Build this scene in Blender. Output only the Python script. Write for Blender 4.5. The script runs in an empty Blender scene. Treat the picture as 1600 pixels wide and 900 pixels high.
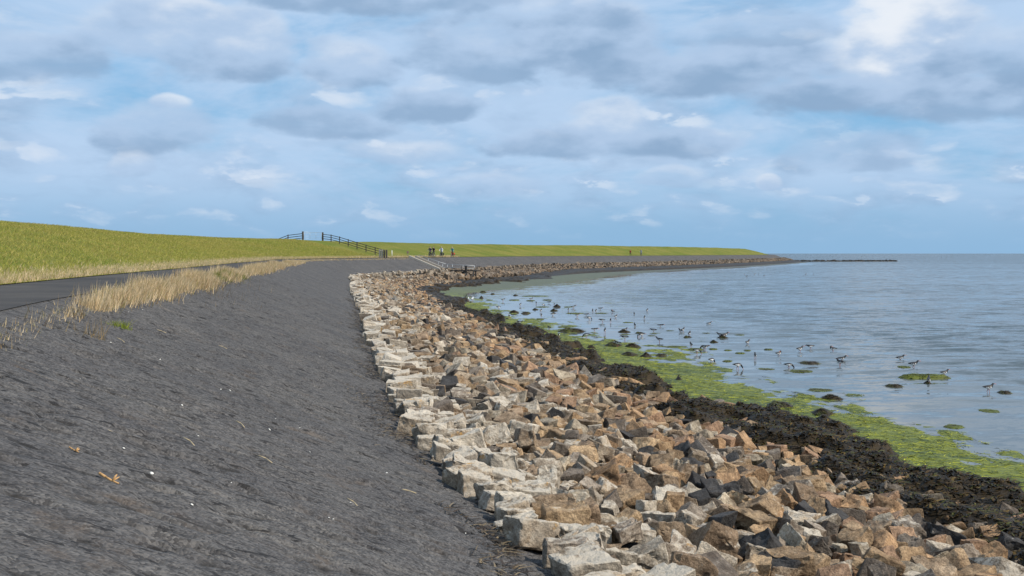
import bpy, bmesh, math, random
import numpy as np
from mathutils import Vector, Matrix, Euler, Quaternion

random.seed(7)
RNG = np.random.default_rng(11)
SC = bpy.context.scene
COL = SC.collection
R = math.radians

# ------------------------------------------------------------------ camera, world, sun, exposure
CAM_Z, FPX, HORIZON = 4.5, 1700.0, 396.0          # metres, pixels (1600 x 900 photograph)
cam_d = bpy.data.cameras.new('camera'); cam = bpy.data.objects.new('camera', cam_d); COL.objects.link(cam)
cam_d.sensor_width = 36.0; cam_d.lens = 36.0 * FPX / 1600.0
cam_d.clip_start = 0.1; cam_d.clip_end = 90000.0
PITCH = math.atan((450.0 - HORIZON) / FPX)
cam.location = (0, 0, CAM_Z); cam.rotation_euler = (R(90) - PITCH, 0, 0)
SC.camera = cam

SUN_AZ, SUN_EL = R(112), R(43)                     # clockwise from the view direction (+Y), above the horizon
sun_dir = Vector((math.sin(SUN_AZ) * math.cos(SUN_EL), math.cos(SUN_AZ) * math.cos(SUN_EL), math.sin(SUN_EL)))
sl = bpy.data.lights.new('sun', 'SUN'); sun = bpy.data.objects.new('sun', sl); COL.objects.link(sun)
sl.energy = 4.7; sl.angle = R(0.6); sl.color = (1.0, 0.91, 0.78)
sun.rotation_euler = sun_dir.to_track_quat('Z', 'Y').to_euler()
sun.location = (40, -10, 60)
SC.view_settings.view_transform = 'Standard'; SC.view_settings.look = 'None'
SC.view_settings.exposure = 0.0; SC.view_settings.gamma = 1.0

def ray(x, y):
    """pixel of the 1600 x 900 photograph -> world direction with forward component 1"""
    u, v = (x - 800) / FPX, (450 - y) / FPX
    c, s = math.cos(PITCH), math.sin(PITCH)
    d = Vector((u, c + v * s, -s + v * c))
    return d / d.y
def on_level(x, y, z):
    d = ray(x, y); t = (z - CAM_Z) / d.z
    return Vector((d.x * t, d.y * t, z))

# ------------------------------------------------------------------ node helper
class NT:
    def __init__(self, tree): self.t = tree; self.n = tree.nodes; self.l = tree.links
    def node(self, typ, ins=None, **props):
        n = self.n.new(typ)
        for k, v in props.items(): setattr(n, k, v)
        for k, v in (ins or {}).items(): self.put(n.inputs[k], v)
        return n
    def put(self, sock, v):
        if hasattr(v, 'is_output'): self.l.new(v, sock)
        else: sock.default_value = v
    def m(self, op, a, b=0.0, c=None, clamp=False):
        n = self.n.new('ShaderNodeMath'); n.operation = op; n.use_clamp = clamp
        self.put(n.inputs[0], a); self.put(n.inputs[1], b)
        if c is not None: self.put(n.inputs[2], c)
        return n.outputs[0]
    def step(self, v, lo, hi, a=0.0, b=1.0):
        n = self.n.new('ShaderNodeMapRange'); n.interpolation_type = 'SMOOTHSTEP'
        for k, x in zip(('Value', 'From Min', 'From Max', 'To Min', 'To Max'), (v, lo, hi, a, b)): self.put(n.inputs[k], x)
        return n.outputs[0]
    def mix(self, f, a, b, mode='MIX'):
        n = self.n.new('ShaderNodeMix'); n.data_type = 'RGBA'; n.blend_type = mode
        self.put(n.inputs[0], f); self.put(n.inputs[6], a); self.put(n.inputs[7], b)
        return n.outputs[2]
    def noise(self, vec, scale, detail=4.0, rough=0.55, dist=0.0):
        n = self.n.new('ShaderNodeTexNoise')
        self.put(n.inputs['Vector'], vec); self.put(n.inputs['Scale'], scale); self.put(n.inputs['Detail'], detail)
        self.put(n.inputs['Roughness'], rough); self.put(n.inputs['Distortion'], dist)
        return n.outputs['Fac']
    def scalev(self, vec, s, rot=(0, 0, 0)):
        n = self.n.new('ShaderNodeMapping'); self.put(n.inputs['Vector'], vec)
        n.inputs['Scale'].default_value = s; n.inputs['Rotation'].default_value = rot
        return n.outputs[0]

def rgb(*c): return (c[0], c[1], c[2], 1.0)

# ------------------------------------------------------------------ sky with clouds
world = bpy.data.worlds.new('World'); SC.world = world; world.use_nodes = True
world.cycles.sampling_method = 'MANUAL'; world.cycles.sample_map_resolution = 256
SC.cycles.max_bounces = 5; SC.cycles.diffuse_bounces = 2; SC.cycles.glossy_bounces = 3; SC.cycles.transmission_bounces = 2
w = NT(world.node_tree); w.n.clear()
SKY_STRENGTH = 0.1
sky = w.node('ShaderNodeTexSky', sky_type='NISHITA', sun_disc=False, sun_elevation=SUN_EL, sun_rotation=SUN_AZ,
             altitude=0.0, air_density=1.0, dust_density=0.6, ozone_density=1.6)
tc = w.node('ShaderNodeTexCoord')
sep = w.node('ShaderNodeSeparateXYZ', {0: tc.outputs['Generated']})
az = w.m('ARCTAN2', sep.outputs[0], sep.outputs[1])
el = sep.outputs[2]
K = 1.0 / SKY_STRENGTH
def kc(r, g, b): return (r * K, g * K, b * K, 1.0)
comb = lambda x, y, z=0.0: w.node('ShaderNodeCombineXYZ', {0: x, 1: y, 2: z}).outputs[0]
# sky vector: azimuth and elevation, elevation stretched so that clouds are wider than tall
sv = comb(az, w.m('MULTIPLY', el, 2.1))
warp = w.node('ShaderNodeTexNoise', {'Vector': sv, 'Scale': 9.0, 'Detail': 5.0, 'Roughness': 0.55})
warp_c = w.node('ShaderNodeSeparateXYZ', {0: warp.outputs['Color']})
wx = w.m('SUBTRACT', warp_c.outputs[0], 0.5); wy = w.m('SUBTRACT', warp_c.outputs[1], 0.5)
fine = w.noise(sv, 17.0, 5.0, 0.5)
blue = w.mix(0.72, sky.outputs[0], kc(0.19, 0.49, 0.83))
veil_n = w.noise(comb(w.m('MULTIPLY', az, 1.0), w.m('MULTIPLY', el, 3.2)), 3.6, 6.0, 0.6, 0.4)
veil = w.step(veil_n, 0.28, 0.56)
veil = w.m('MULTIPLY', veil, w.step(el, -0.02, 0.08, 0.45, 0.92))
base = w.mix(veil, blue, kc(0.50, 0.66, 0.88))
hz = w.step(el, 0.0, 0.085, 1.0, 0.0)
base = w.mix(w.m('MULTIPLY', hz, 0.9), base, kc(0.27, 0.475, 0.71))
GREY = kc(0.275, 0.415, 0.61); PALE = kc(0.445, 0.59, 0.80); WHITE = kc(0.82, 0.87, 0.94)
col = base
# loose cloud everywhere, small near the horizon, larger overhead
def loose(col, scale, lo, hi, emask, amount):
    v = comb(az, w.m('MULTIPLY', el, 2.6))
    n = w.noise(v, scale, 5.0, 0.52, 0.2)
    n2 = w.noise(comb(w.m('ADD', az, 0.012), w.m('MULTIPLY', w.m('ADD', el, 0.22 / scale), 2.6)), scale, 5.0, 0.52, 0.2)
    d = w.m('MULTIPLY', w.m('MULTIPLY', w.step(n, lo, hi), emask), amount)
    lit = w.step(w.m('SUBTRACT', n, n2), -0.06, 0.15)
    c = w.mix(lit, GREY, PALE)
    c = w.mix(w.m('MULTIPLY', w.step(lit, 0.8, 1.1), w.step(n, lo, hi)), c, WHITE)
    return w.mix(d, col, c)
col = loose(col, 19.0, 0.42, 0.72, w.m('MULTIPLY', w.step(el, 0.006, 0.045), w.step(el, 0.08, 0.13, 1.0, 0.0)), 0.55)
col = loose(col, 10.0, 0.44, 0.70, w.m('MULTIPLY', w.step(el, 0.04, 0.085), w.step(el, 0.35, 0.7, 1.0, 0.25)), 0.72)
col = loose(col, 4.2, 0.50, 0.66, w.step(el, 0.22, 0.34), 0.8)
# the large clouds that stand over the sea and the dike: centre, half width, half height (photograph pixels), whiteness, cover
CLOUDS = [(250, 82, 165, 58, .50, .80), (395, 78, 78, 52, .62, .85), (235, 38, 50, 40, .75, .7), (552, 108, 72, 44, .50, .85),
          (620, 6, 230, 30, .10, .85), (770, 85, 150, 44, .22, .8), (930, 82, 130, 58, .25, .95), (1130, 118, 210, 42, .12, .95),
          (1400, 95, 125, 92, 1.0, .98), (1345, 160, 200, 38, .05, .95), (1480, 180, 160, 34, .08, .8), (520, 196, 120, 27, .12, .7), (676, 170, 78, 32, .14, .85),
          (255, 212, 100, 50, .38, .75), (272, 168, 30, 12, 1.0, .7), (950, 196, 80, 44, .72, .8), (900, 225, 150, 26, .18, .8),
          (1080, 226, 100, 26, .40, .8), (630, 240, 95, 22, .75, .55), (1045, 281, 62, 20, .75, .5), (1200, 288, 20, 13, .95, .75),
          (1330, 255, 95, 30, .30, .55), (1160, 60, 120, 26, .3, .5), (212, 266, 34, 20, .8, .5), (760, 292, 100, 22, .6, .4), (1600, 120, 130, 50, .3, .8),
          (1385, 70, 72, 58, 1.0, .9), (300, 52, 62, 36, .85, .75), (40, 120, 110, 40, .3, .7), (860, 30, 160, 30, .45, .6)]
for (cx, cy, hw, hh, white, cover) in CLOUDS:
    a0 = math.atan((cx - 800) / FPX); e0 = (HORIZON - cy) / FPX * 0.985
    ax, ey = hw / FPX * 1.12, hh / FPX * 1.2
    amp = 1.3
    dx = w.m('ADD', w.m('MULTIPLY', w.m('SUBTRACT', az, a0), 1.0 / ax), w.m('MULTIPLY', wx, amp * 1.1))
    yy = w.m('ADD', w.m('MULTIPLY', w.m('SUBTRACT', el, e0), 1.0 / ey), w.m('MULTIPLY', wy, amp))
    # flat base: the lower half is squeezed
    dy = w.m('MULTIPLY', yy, w.step(yy, -0.3, 0.1, 1.35, 1.0))
    rr = w.m('ADD', w.m('MULTIPLY', dx, dx), w.m('MULTIPLY', dy, dy))
    rr = w.m('ADD', rr, w.m('MULTIPLY', w.m('SUBTRACT', fine, 0.5), 1.7))
    d = w.m('MULTIPLY', w.step(rr, 1.04, 0.36), cover)
    sh = w.m('ADD', w.m('ADD', w.m('MULTIPLY', yy, 0.42), w.m('MULTIPLY', w.m('SUBTRACT', fine, 0.5), 1.6)), 0.08 + 0.62 * white)
    c = w.mix(w.step(sh, -0.1, 0.5), GREY, PALE)
    c = w.mix(w.step(sh, 0.42, 1.05, 0.0, 0.35 + 0.65 * white), c, WHITE)
    col = w.mix(d, col, c)
col = w.mix(w.step(el, -0.004, 0.0), kc(0.22, 0.36, 0.5), col)
bg = w.node('ShaderNodeBackground', {'Color': col, 'Strength': SKY_STRENGTH})
w.l.new(bg.outputs[0], w.node('ShaderNodeOutputWorld').inputs[0])

# ------------------------------------------------------------------ helpers
def _hash(ix, iy, seed):
    h = (ix.astype(np.int64) * 374761393 + iy.astype(np.int64) * 668265263 + seed * 974711) & 0xffffffff
    h = ((h ^ (h >> 13)) * 1274126177) & 0xffffffff
    return ((h ^ (h >> 16)) & 0xffff) / 65535.0
def vnoise(x, y, seed=0):
    x = np.asarray(x, float); y = np.asarray(y, float)
    ix, iy = np.floor(x), np.floor(y); fx, fy = x - ix, y - iy
    fx = fx * fx * (3 - 2 * fx); fy = fy * fy * (3 - 2 * fy)
    a, b = _hash(ix, iy, seed), _hash(ix + 1, iy, seed)
    c, d = _hash(ix, iy + 1, seed), _hash(ix + 1, iy + 1, seed)
    return (a + (b - a) * fx) * (1 - fy) + (c + (d - c) * fx) * fy
def fbm(x, y, seed=0, octv=4, gain=0.5):
    t, amp, tot = 0.0, 1.0, 0.0
    for k in range(octv):
        t = t + amp * vnoise(x * 2 ** k + 17.3 * k, y * 2 ** k - 9.1 * k, seed + k); tot += amp; amp *= gain
    return t / tot - 0.5
def sstep(a, b, x):
    t = np.clip((x - a) / (b - a), 0, 1); return t * t * (3 - 2 * t)

def put(o, parent=None, label=None, cat=None, group=None, kind=None):
    if o.name not in COL.objects: COL.objects.link(o)
    if parent is not None: o.parent = parent
    for k, v in (('label', label), ('category', cat), ('group', group), ('kind', kind)):
        if v: o[k] = v
    return o
def empty(name, loc=(0, 0, 0), rz=0.0, **kw):
    o = bpy.data.objects.new(name, None); o.location = loc; o.rotation_euler = (0, 0, rz); o.empty_display_size = 0.2
    return put(o, **kw)
def mesh_np(name, verts, faces, mats=(), smooth=True, color=None):
    """verts (n,3), faces (m,k) arrays"""
    me = bpy.data.meshes.new(name); verts = np.asarray(verts, np.float32); faces = np.asarray(faces, np.int32)
    nf, k = faces.shape
    me.vertices.add(len(verts)); me.vertices.foreach_set('co', verts.ravel())
    me.loops.add(nf * k); me.loops.foreach_set('vertex_index', faces.ravel())
    me.polygons.add(nf); me.polygons.foreach_set('loop_start', np.arange(0, nf * k, k, dtype=np.int32))
    me.polygons.foreach_set('use_smooth', np.full(nf, smooth))
    for m_ in mats: me.materials.append(m_)
    if color is not None:
        at = me.color_attributes.new('tone', 'FLOAT_COLOR', 'POINT'); at.data.foreach_set('color', np.asarray(color, np.float32).ravel())
    me.update(calc_edges=True); me.validate()
    return me
def grid_faces(ns, no):
    i = np.arange(ns - 1)[:, None] * no + np.arange(no - 1)[None, :]
    return np.stack([i, i + 1, i + no + 1, i + no], -1).reshape(-1, 4)
def bm_mesh(name, bm, mats, smooth=False):
    me = bpy.data.meshes.new(name); bmesh.ops.recalc_face_normals(bm, faces=bm.faces); bm.to_mesh(me); bm.free()
    for m_ in mats: me.materials.append(m_)
    me.polygons.foreach_set('use_smooth', np.full(len(me.polygons), smooth)); return me
def obj(name, me, parent=None, **kw): return put(bpy.data.objects.new(name, me), parent, **kw)
def bm_box(bm, c, size, rot=None):
    r = bmesh.ops.create_cube(bm, size=1.0); M = Matrix.Translation(Vector(c)) @ (rot.to_4x4() if rot else Matrix()) @ Matrix.Diagonal((*size, 1))
    bmesh.ops.transform(bm, matrix=M, verts=r['verts']); return r['verts']
def bm_tube(bm, a, b, r1, r2=None, seg=8):
    a, b = Vector(a), Vector(b); d = b - a
    r = bmesh.ops.create_cone(bm, cap_ends=True, segments=seg, radius1=r1, radius2=r1 if r2 is None else r2, depth=d.length)
    M = Matrix.Translation((a + b) / 2) @ d.to_track_quat('Z', 'Y').to_matrix().to_4x4()
    bmesh.ops.transform(bm, matrix=M, verts=r['verts'])
def tube_obj(name, pts, r, mat, parent, seg=8):
    bm = bmesh.new()
    for a, b in zip(pts[:-1], pts[1:]): bm_tube(bm, a, b, r, seg=seg)
    return obj(name, bm_mesh(name, bm, [mat], True), parent)

# ------------------------------------------------------------------ materials
def material(name, build):
    m_ = bpy.data.materials.new(name); m_.use_nodes = True; t = NT(m_.node_tree); t.n.clear()
    p = t.node('ShaderNodeBsdfPrincipled'); out = t.node('ShaderNodeOutputMaterial'); t.l.new(p.outputs[0], out.inputs[0])
    geo = t.node('ShaderNodeNewGeometry')
    build(t, p, geo.outputs['Position'], geo); return m_
def plain(name, c, rough=0.7, metal=0.0, var=0.25, scale=30.0):
    def b(t, p, pos, geo):
        n = t.noise(pos, scale, 4.0)
        t.put(p.inputs['Base Color'], t.mix(n, rgb(*[x * (1 - var) for x in c]), rgb(*[min(1, x * (1 + var)) for x in c])))
        p.inputs['Roughness'].default_value = rough; p.inputs['Metallic'].default_value = metal
    return material(name, b)
def bump(t, p, h, strength, dist, prev=None):
    n = t.node('ShaderNodeBump', {'Height': h, 'Strength': strength, 'Distance': dist})
    if prev is not None: t.l.new(prev, n.inputs['Normal'])
    t.put(p.inputs['Normal'], n.outputs[0]); return n.outputs[0]

def stone_mat(name, from_object):
    def b(t, p, pos, geo):
        if from_object:
            oi = t.node('ShaderNodeObjectInfo'); c, a = oi.outputs['Color'], oi.outputs['Alpha']
        else:
            at = t.node('ShaderNodeAttribute', attribute_name='tone'); c, a = at.outputs['Color'], at.outputs['Alpha']
        n1 = t.noise(pos, 5.0, 5.0, 0.6); n2 = t.noise(pos, 38.0, 4.0, 0.65); n3 = t.noise(pos, 140.0, 2.0, 0.6)
        c = t.mix(1.0, c, t.mix(t.step(n1, 0.3, 0.7), rgb(.50, .46, .42), rgb(1.3, 1.28, 1.24)), 'MULTIPLY')
        c = t.mix(1.0, c, t.mix(t.step(n2, 0.32, 0.68), rgb(.66, .64, .62), rgb(1.2, 1.2, 1.2)), 'MULTIPLY')
        c = t.mix(1.0, c, t.mix(t.step(n3, 0.3, 0.7), rgb(.72, .72, .72), rgb(1.22, 1.22, 1.22)), 'MULTIPLY')
        nz = t.node('ShaderNodeSeparateXYZ', {0: geo.outputs['Normal']}).outputs[2]
        up = t.step(nz, -0.1, 0.75, 0.25, 1.0)
        l1 = t.noise(t.scalev(pos, (1, 1, 1)), 11.0, 6.0, 0.68)
        th = t.m('SUBTRACT', 0.74, t.m('MULTIPLY', a, 0.36))
        li = t.m('MULTIPLY', t.step(l1, th, t.m('ADD', th, 0.12)), up)
        c = t.mix(t.m('MULTIPLY', li, 0.75), c, rgb(.56, .50, .41))
        o1 = t.noise(pos, 3.1, 5.0, 0.7)
        om = t.m('MULTIPLY', t.step(o1, 0.60, 0.68), t.step(a, 0.45, 0.8))
        om = t.m('MULTIPLY', om, t.step(n2, 0.38, 0.55))
        c = t.mix(t.m('MULTIPLY', om, 0.85), c, rgb(.48, .26, .06))
        t.put(p.inputs['Base Color'], c); p.inputs['Roughness'].default_value = 0.82
        p.inputs['Specular IOR Level'].default_value = 0.3
        q = bump(t, p, t.noise(pos, 17.0, 6.0, 0.62), 0.9, 0.05)
        bump(t, p, n3, 0.5, 0.008, q)
    return material(name, b)
M_STONE_O, M_STONE = stone_mat('quarry_stone', True), stone_mat('quarry_stone_rubble', False)

def b_asphalt(t, p, pos, geo):
    at = t.node('ShaderNodeAttribute', attribute_name='tone')
    sxy = t.node('ShaderNodeSeparateXYZ', {0: at.outputs['Color']})       # along, across
    along, across = t.m('MULTIPLY', sxy.outputs[0], 100.0), t.m('MULTIPLY', sxy.outputs[1], 10.0)
    uv = t.node('ShaderNodeCombineXYZ', {0: along, 1: t.m('MULTIPLY', across, 0.36)}).outputs[0]
    big = t.noise(pos, 0.55, 5.0, 0.6); mid = t.noise(uv, 8.0, 6.0, 0.68, 0.7); vg = t.node('ShaderNodeTexVoronoi', {'Vector': pos, 'Scale': 52.0}); gr = t.node('ShaderNodeSeparateXYZ', {0: vg.outputs['Color']}).outputs[0]
    gd = t.m('SUBTRACT', 1.0, vg.outputs['Distance'])
    c = t.mix(t.step(big, 0.3, 0.7), rgb(.072, .069, .069), rgb(.096, .091, .087))
    c = t.mix(1.0, c, t.mix(t.step(mid, 0.32, 0.68), rgb(.80, .80, .81), rgb(1.15, 1.15, 1.14)), 'MULTIPLY')
    c = t.mix(1.0, c, t.mix(gr, rgb(.50, .50, .51), rgb(1.55, 1.53, 1.5)), 'MULTIPLY')
    rust = t.step(t.noise(pos, 1.7, 6.0, 0.7), 0.56, 0.72)
    c = t.mix(t.m('MULTIPLY', rust, 0.45), c, rgb(.115, .086, .064))
    pit_shade = t.m('MULTIPLY', t.step(t.noise(uv, 13.0, 3.0, 0.6, 0.8), 0.58, 0.63), t.step(t.noise(pos, 1.9, 3.0), 0.36, 0.54))  # shade of small crevices put into the colour as dark specks
    c = t.mix(t.m('MULTIPLY', pit_shade, 0.85), c, rgb(.014, .013, .013))
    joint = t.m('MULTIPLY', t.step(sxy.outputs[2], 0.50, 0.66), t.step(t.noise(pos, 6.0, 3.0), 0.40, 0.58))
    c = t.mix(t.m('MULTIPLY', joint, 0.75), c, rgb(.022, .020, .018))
    t.put(p.inputs['Base Color'], c); p.inputs['Roughness'].default_value = 0.85; p.inputs['Specular IOR Level'].default_value = 0.25
    q = bump(t, p, mid, 0.5, 0.04); bump(t, p, gd, 0.8, 0.014, q)
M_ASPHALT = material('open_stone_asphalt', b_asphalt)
def b_path(t, p, pos, geo):
    big = t.noise(pos, 0.5, 5.0); gr = t.noise(pos, 60.0, 3.0, 0.7)
    c = t.mix(t.step(big, .3, .7), rgb(.048, .046, .046), rgb(.085, .078, .072)); p.inputs['Specular IOR Level'].default_value = 0.1
    c = t.mix(1.0, c, t.mix(gr, rgb(.7, .7, .7), rgb(1.3, 1.3, 1.28)), 'MULTIPLY')
    t.put(p.inputs['Base Color'], c); p.inputs['Roughness'].default_value = 0.85; bump(t, p, gr, 0.4, 0.008)
M_PATH = material('path_asphalt', b_path)
def b_turf(t, p, pos, geo):
    n1 = t.noise(pos, 0.16, 5.0, 0.6); n2 = t.noise(pos, 1.6, 6.0, 0.7); n3 = t.noise(pos, 14.0, 4.0, 0.7)
    c = t.mix(t.step(n1, 0.35, 0.65), rgb(.118, .145, .022), rgb(.20, .185, .042))
    c = t.mix(t.m('MULTIPLY', t.step(n2, 0.4, 0.72), 0.6), c, rgb(.105, .125, .020))
    c = t.mix(1.0, c, t.mix(t.step(n3, 0.3, 0.7), rgb(.68, .70, .66), rgb(1.25, 1.22, 1.2)), 'MULTIPLY')
    t.put(p.inputs['Base Color'], c); p.inputs['Roughness'].default_value = 0.9; p.inputs['Specular IOR Level'].default_value = 0.1
    bump(t, p, n3, 0.6, 0.05)
M_TURF = material('dike_turf', b_turf)
def b_blade(t, p, pos, geo):
    at = t.node('ShaderNodeAttribute', attribute_name='tone')
    t.put(p.inputs['Base Color'], at.outputs['Color']); p.inputs['Roughness'].default_value = 0.75; p.inputs['Specular IOR Level'].default_value = 0.15
    tr = t.node('ShaderNodeBsdfTranslucent', {'Color': at.outputs['Color']})
    mx = t.node('ShaderNodeMixShader', {0: 0.35}); t.l.new(p.outputs[0], mx.inputs[1]); t.l.new(tr.outputs[0], mx.inputs[2])
    out = [n for n in t.n if n.type == 'OUTPUT_MATERIAL'][0]; t.l.new(mx.outputs[0], out.inputs[0])
M_BLADE = material('grass_blade', b_blade)
def b_bed(t, p, pos, geo):
    n = t.noise(pos, 9.0, 6.0, 0.7)
    t.put(p.inputs['Base Color'], t.mix(n, rgb(.03, .025, .02), rgb(.09, .07, .05))); p.inputs['Roughness'].default_value = 0.9
    bump(t, p, n, 0.8, 0.08)
M_BED = material('rubble_bed', b_bed)
def b_flat(t, p, pos, geo):
    at = t.node('ShaderNodeAttribute', attribute_name='tone')
    sx = t.node('ShaderNodeSeparateXYZ', {0: at.outputs['Color']})
    n1 = t.noise(t.scalev(pos, (.5, 1.3, 1), (0, 0, .15)), 0.75, 6.0, 0.62, 0.5); n2 = t.noise(t.scalev(pos, (.6, 2.2, 1), (0, 0, .15)), 5.0, 6.0, 0.7, 0.6); n3 = t.noise(pos, 45.0, 4.0, 0.7)
    c = t.mix(t.step(n1, 0.36, 0.62), rgb(.055, .080, .018), rgb(.150, .170, .012))
    c = t.mix(t.step(n2, 0.52, 0.66, 0.0, 0.9), c, rgb(.29, .30, .016))
    c = t.mix(t.step(n2, 0.47, 0.33, 0.0, 0.8), c, rgb(.030, .046, .018))
    c = t.mix(1.0, c, t.mix(t.step(n3, 0.3, 0.7), rgb(.6, .62, .6), rgb(1.35, 1.32, 1.2)), 'MULTIPLY')
    mud = t.mix(n2, rgb(.060, .066, .052), rgb(.105, .105, .085))
    c = t.mix(sx.outputs[0], mud, c)
    t.put(p.inputs['Base Color'], c); p.inputs['Roughness'].default_value = 0.55; p.inputs['Specular IOR Level'].default_value = 0.3
    q = bump(t, p, n2, 0.6, 0.05); bump(t, p, n3, 0.5, 0.012, q)
M_FLAT = material('algae_flat', b_flat)
def b_weed(t, p, pos, geo):
    at = t.node('ShaderNodeAttribute', attribute_name='tone')
    n = t.noise(pos, 22.0, 4.0, 0.7)
    c = t.mix(1.0, at.outputs['Color'], t.mix(n, rgb(.55, .55, .55), rgb(1.5, 1.5, 1.5)), 'MULTIPLY')
    t.put(p.inputs['Base Color'], c); p.inputs['Roughness'].default_value = 0.5; p.inputs['Specular IOR Level'].default_value = 0.18
    bump(t, p, n, 0.7, 0.04)
M_WEED = material('seaweed', b_weed)
def b_water(t, p, pos, geo):
    at = t.node('ShaderNodeAttribute', attribute_name='tone')
    sx = t.node('ShaderNodeSeparateXYZ', {0: at.outputs['Color']})
    rough_w = sx.outputs[0]                                       # 0 sheltered shallows .. 1 open water
    wind = t.noise(t.scalev(pos, (.25, 1, 1), (0, 0, -.06)), 0.045, 4.0, 0.6, 0.8)
    st = t.m('MULTIPLY', rough_w, t.step(wind, 0.34, 0.62, 0.55, 1.0))
    n1 = t.node('ShaderNodeTexNoise', {'Vector': t.scalev(pos, (.45, 1.2, 1), (0, 0, -.10)), 'Scale': 1.1, 'Detail': 4.0, 'Roughness': 0.62})
    n2 = t.node('ShaderNodeTexNoise', {'Vector': t.scalev(pos, (.6, 1.2, 1), (0, 0, .2)), 'Scale': 5.5, 'Detail': 3.0, 'Roughness': 0.6})
    sub = t.node('ShaderNodeVectorMath', {0: t.mix(0.35, n1.outputs['Color'], n2.outputs['Color']), 1: (.5, .5, .5)}, operation='SUBTRACT')
    amp = t.node('ShaderNodeVectorMath', {0: sub.outputs[0], 1: (.55, 1.0, 0)}, operation='MULTIPLY'); amp = t.node('ShaderNodeVectorMath', {0: amp.outputs[0], 1: (0, -.055, 0)}, operation='ADD')
    tilt = t.node('ShaderNodeVectorMath', {0: amp.outputs[0]}, operation='SCALE'); t.put(tilt.inputs['Scale'], t.m('MULTIPLY', st, 1.75))
    add = t.node('ShaderNodeVectorMath', {0: geo.outputs['Normal'], 1: tilt.outputs[0]}, operation='ADD')
    nrm_ = t.node('ShaderNodeVectorMath', {0: add.outputs[0]}, operation='NORMALIZE'); t.put(p.inputs['Normal'], nrm_.outputs[0])
    c = t.mix(t.m('MINIMUM', rough_w, 1.0), rgb(.105, .118, .112), rgb(.062, .080, .086))
    t.put(p.inputs['Base Color'], c); p.inputs['IOR'].default_value = 1.33
    t.put(p.inputs['Roughness'], t.m('ADD', 0.03, t.m('MULTIPLY', rough_w, 0.04)))
M_WATER = material('sea_water', b_water)

# ------------------------------------------------------------------ the shore line: foot of the asphalt slope, seen from above
TOE = [(22, -60), (16, -40), (8, -15.5), (3.0, 0), (.24, 8.95), (-.35, 10.9), (-.80, 12.85), (-1.37, 15), (-2.2, 19.7), (-3.14, 25.4), (-4.4, 33), (-6.5, 47),
       (-11.1, 75), (-14.7, 100), (-17.6, 119), (-17.4, 131), (-14.0, 147), (-6.2, 177), (8.6, 236), (28, 280), (50, 325), (101, 450), (131, 530), (142, 570), (140, 605), (116, 640), (60, 660), (-60, 672)]
P = np.array(TOE, float)
seg = np.r_[0, np.cumsum(np.hypot(*np.diff(P, axis=0).T))]
tt = np.arange(0, seg[-1], 0.5)
def catmull(q):
    i = np.clip(np.searchsorted(seg, q, 'right') - 1, 0, len(P) - 2)
    m0 = np.gradient(P, seg, axis=0)
    h = (seg[i + 1] - seg[i])[:, None]; u = ((q - seg[i])[:, None]) / h
    return ((2 * u**3 - 3 * u**2 + 1) * P[i] + (u**3 - 2 * u**2 + u) * h * m0[i] + (-2 * u**3 + 3 * u**2) * P[i + 1] + (u**3 - u**2) * h * m0[i + 1])
line = catmull(tt)
def smooth(a, sig):
    k = np.arange(-int(3 * sig), int(3 * sig) + 1); g = np.exp(-0.5 * (k / sig) ** 2); g /= g.sum()
    pad = np.pad(a, ((len(k) // 2,) * 2, (0, 0)), 'edge')
    return np.stack([np.convolve(pad[:, j], g, 'valid') for j in range(2)], 1)
line = np.where((np.arange(len(line)) > 200)[:, None] & True, smooth(line, 7), smooth(line, 3))
ls = np.r_[0, np.cumsum(np.hypot(*np.diff(line, axis=0).T))]
S_CAM = float(ls[np.argmin(np.hypot(line[:, 0], line[:, 1]))])           # arc length abreast of the camera
ls = ls - S_CAM
tan = smooth(np.gradient(line, ls, axis=0), 8); tan /= np.linalg.norm(tan, axis=1)[:, None]
S_MIN, S_MAX = float(ls[0]), float(ls[-1])
def frame(s):
    s = np.asarray(s, float)
    b = np.stack([np.interp(s, ls, line[:, 0]), np.interp(s, ls, line[:, 1])], -1)
    t = np.stack([np.interp(s, ls, tan[:, 0]), np.interp(s, ls, tan[:, 1])], -1)
    t = t / np.linalg.norm(t, axis=-1, keepdims=True)
    return b, t, np.stack([t[..., 1], -t[..., 0]], -1)
def at(s, o):
    b, t, n = frame(s); return b + n * np.asarray(o, float)[..., None]
def so_of(x, y):
    d = np.hypot(line[:, 0] - x, line[:, 1] - y); i = int(np.argmin(d))
    n = np.array([tan[i, 1], -tan[i, 0]]); return float(ls[i]), float(np.dot(np.array([x, y]) - line[i], n))
def so_many(x, y):
    out_s, out_o = np.zeros(len(x)), np.zeros(len(x)); sub = slice(None, None, 4); L, T_, A = line[sub], tan[sub], ls[sub]
    for k in range(0, len(x), 4000):
        xs, ys = x[k:k + 4000], y[k:k + 4000]
        i = np.argmin((xs[:, None] - L[:, 0]) ** 2 + (ys[:, None] - L[:, 1]) ** 2, 1)
        out_s[k:k + 4000] = A[i]; dx, dy = xs - L[i, 0], ys - L[i, 1]
        near = np.hypot(dx, dy); side = np.sign(dx * T_[i, 1] - dy * T_[i, 0]); out_o[k:k + 4000] = near * side
    return out_s, out_o
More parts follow.
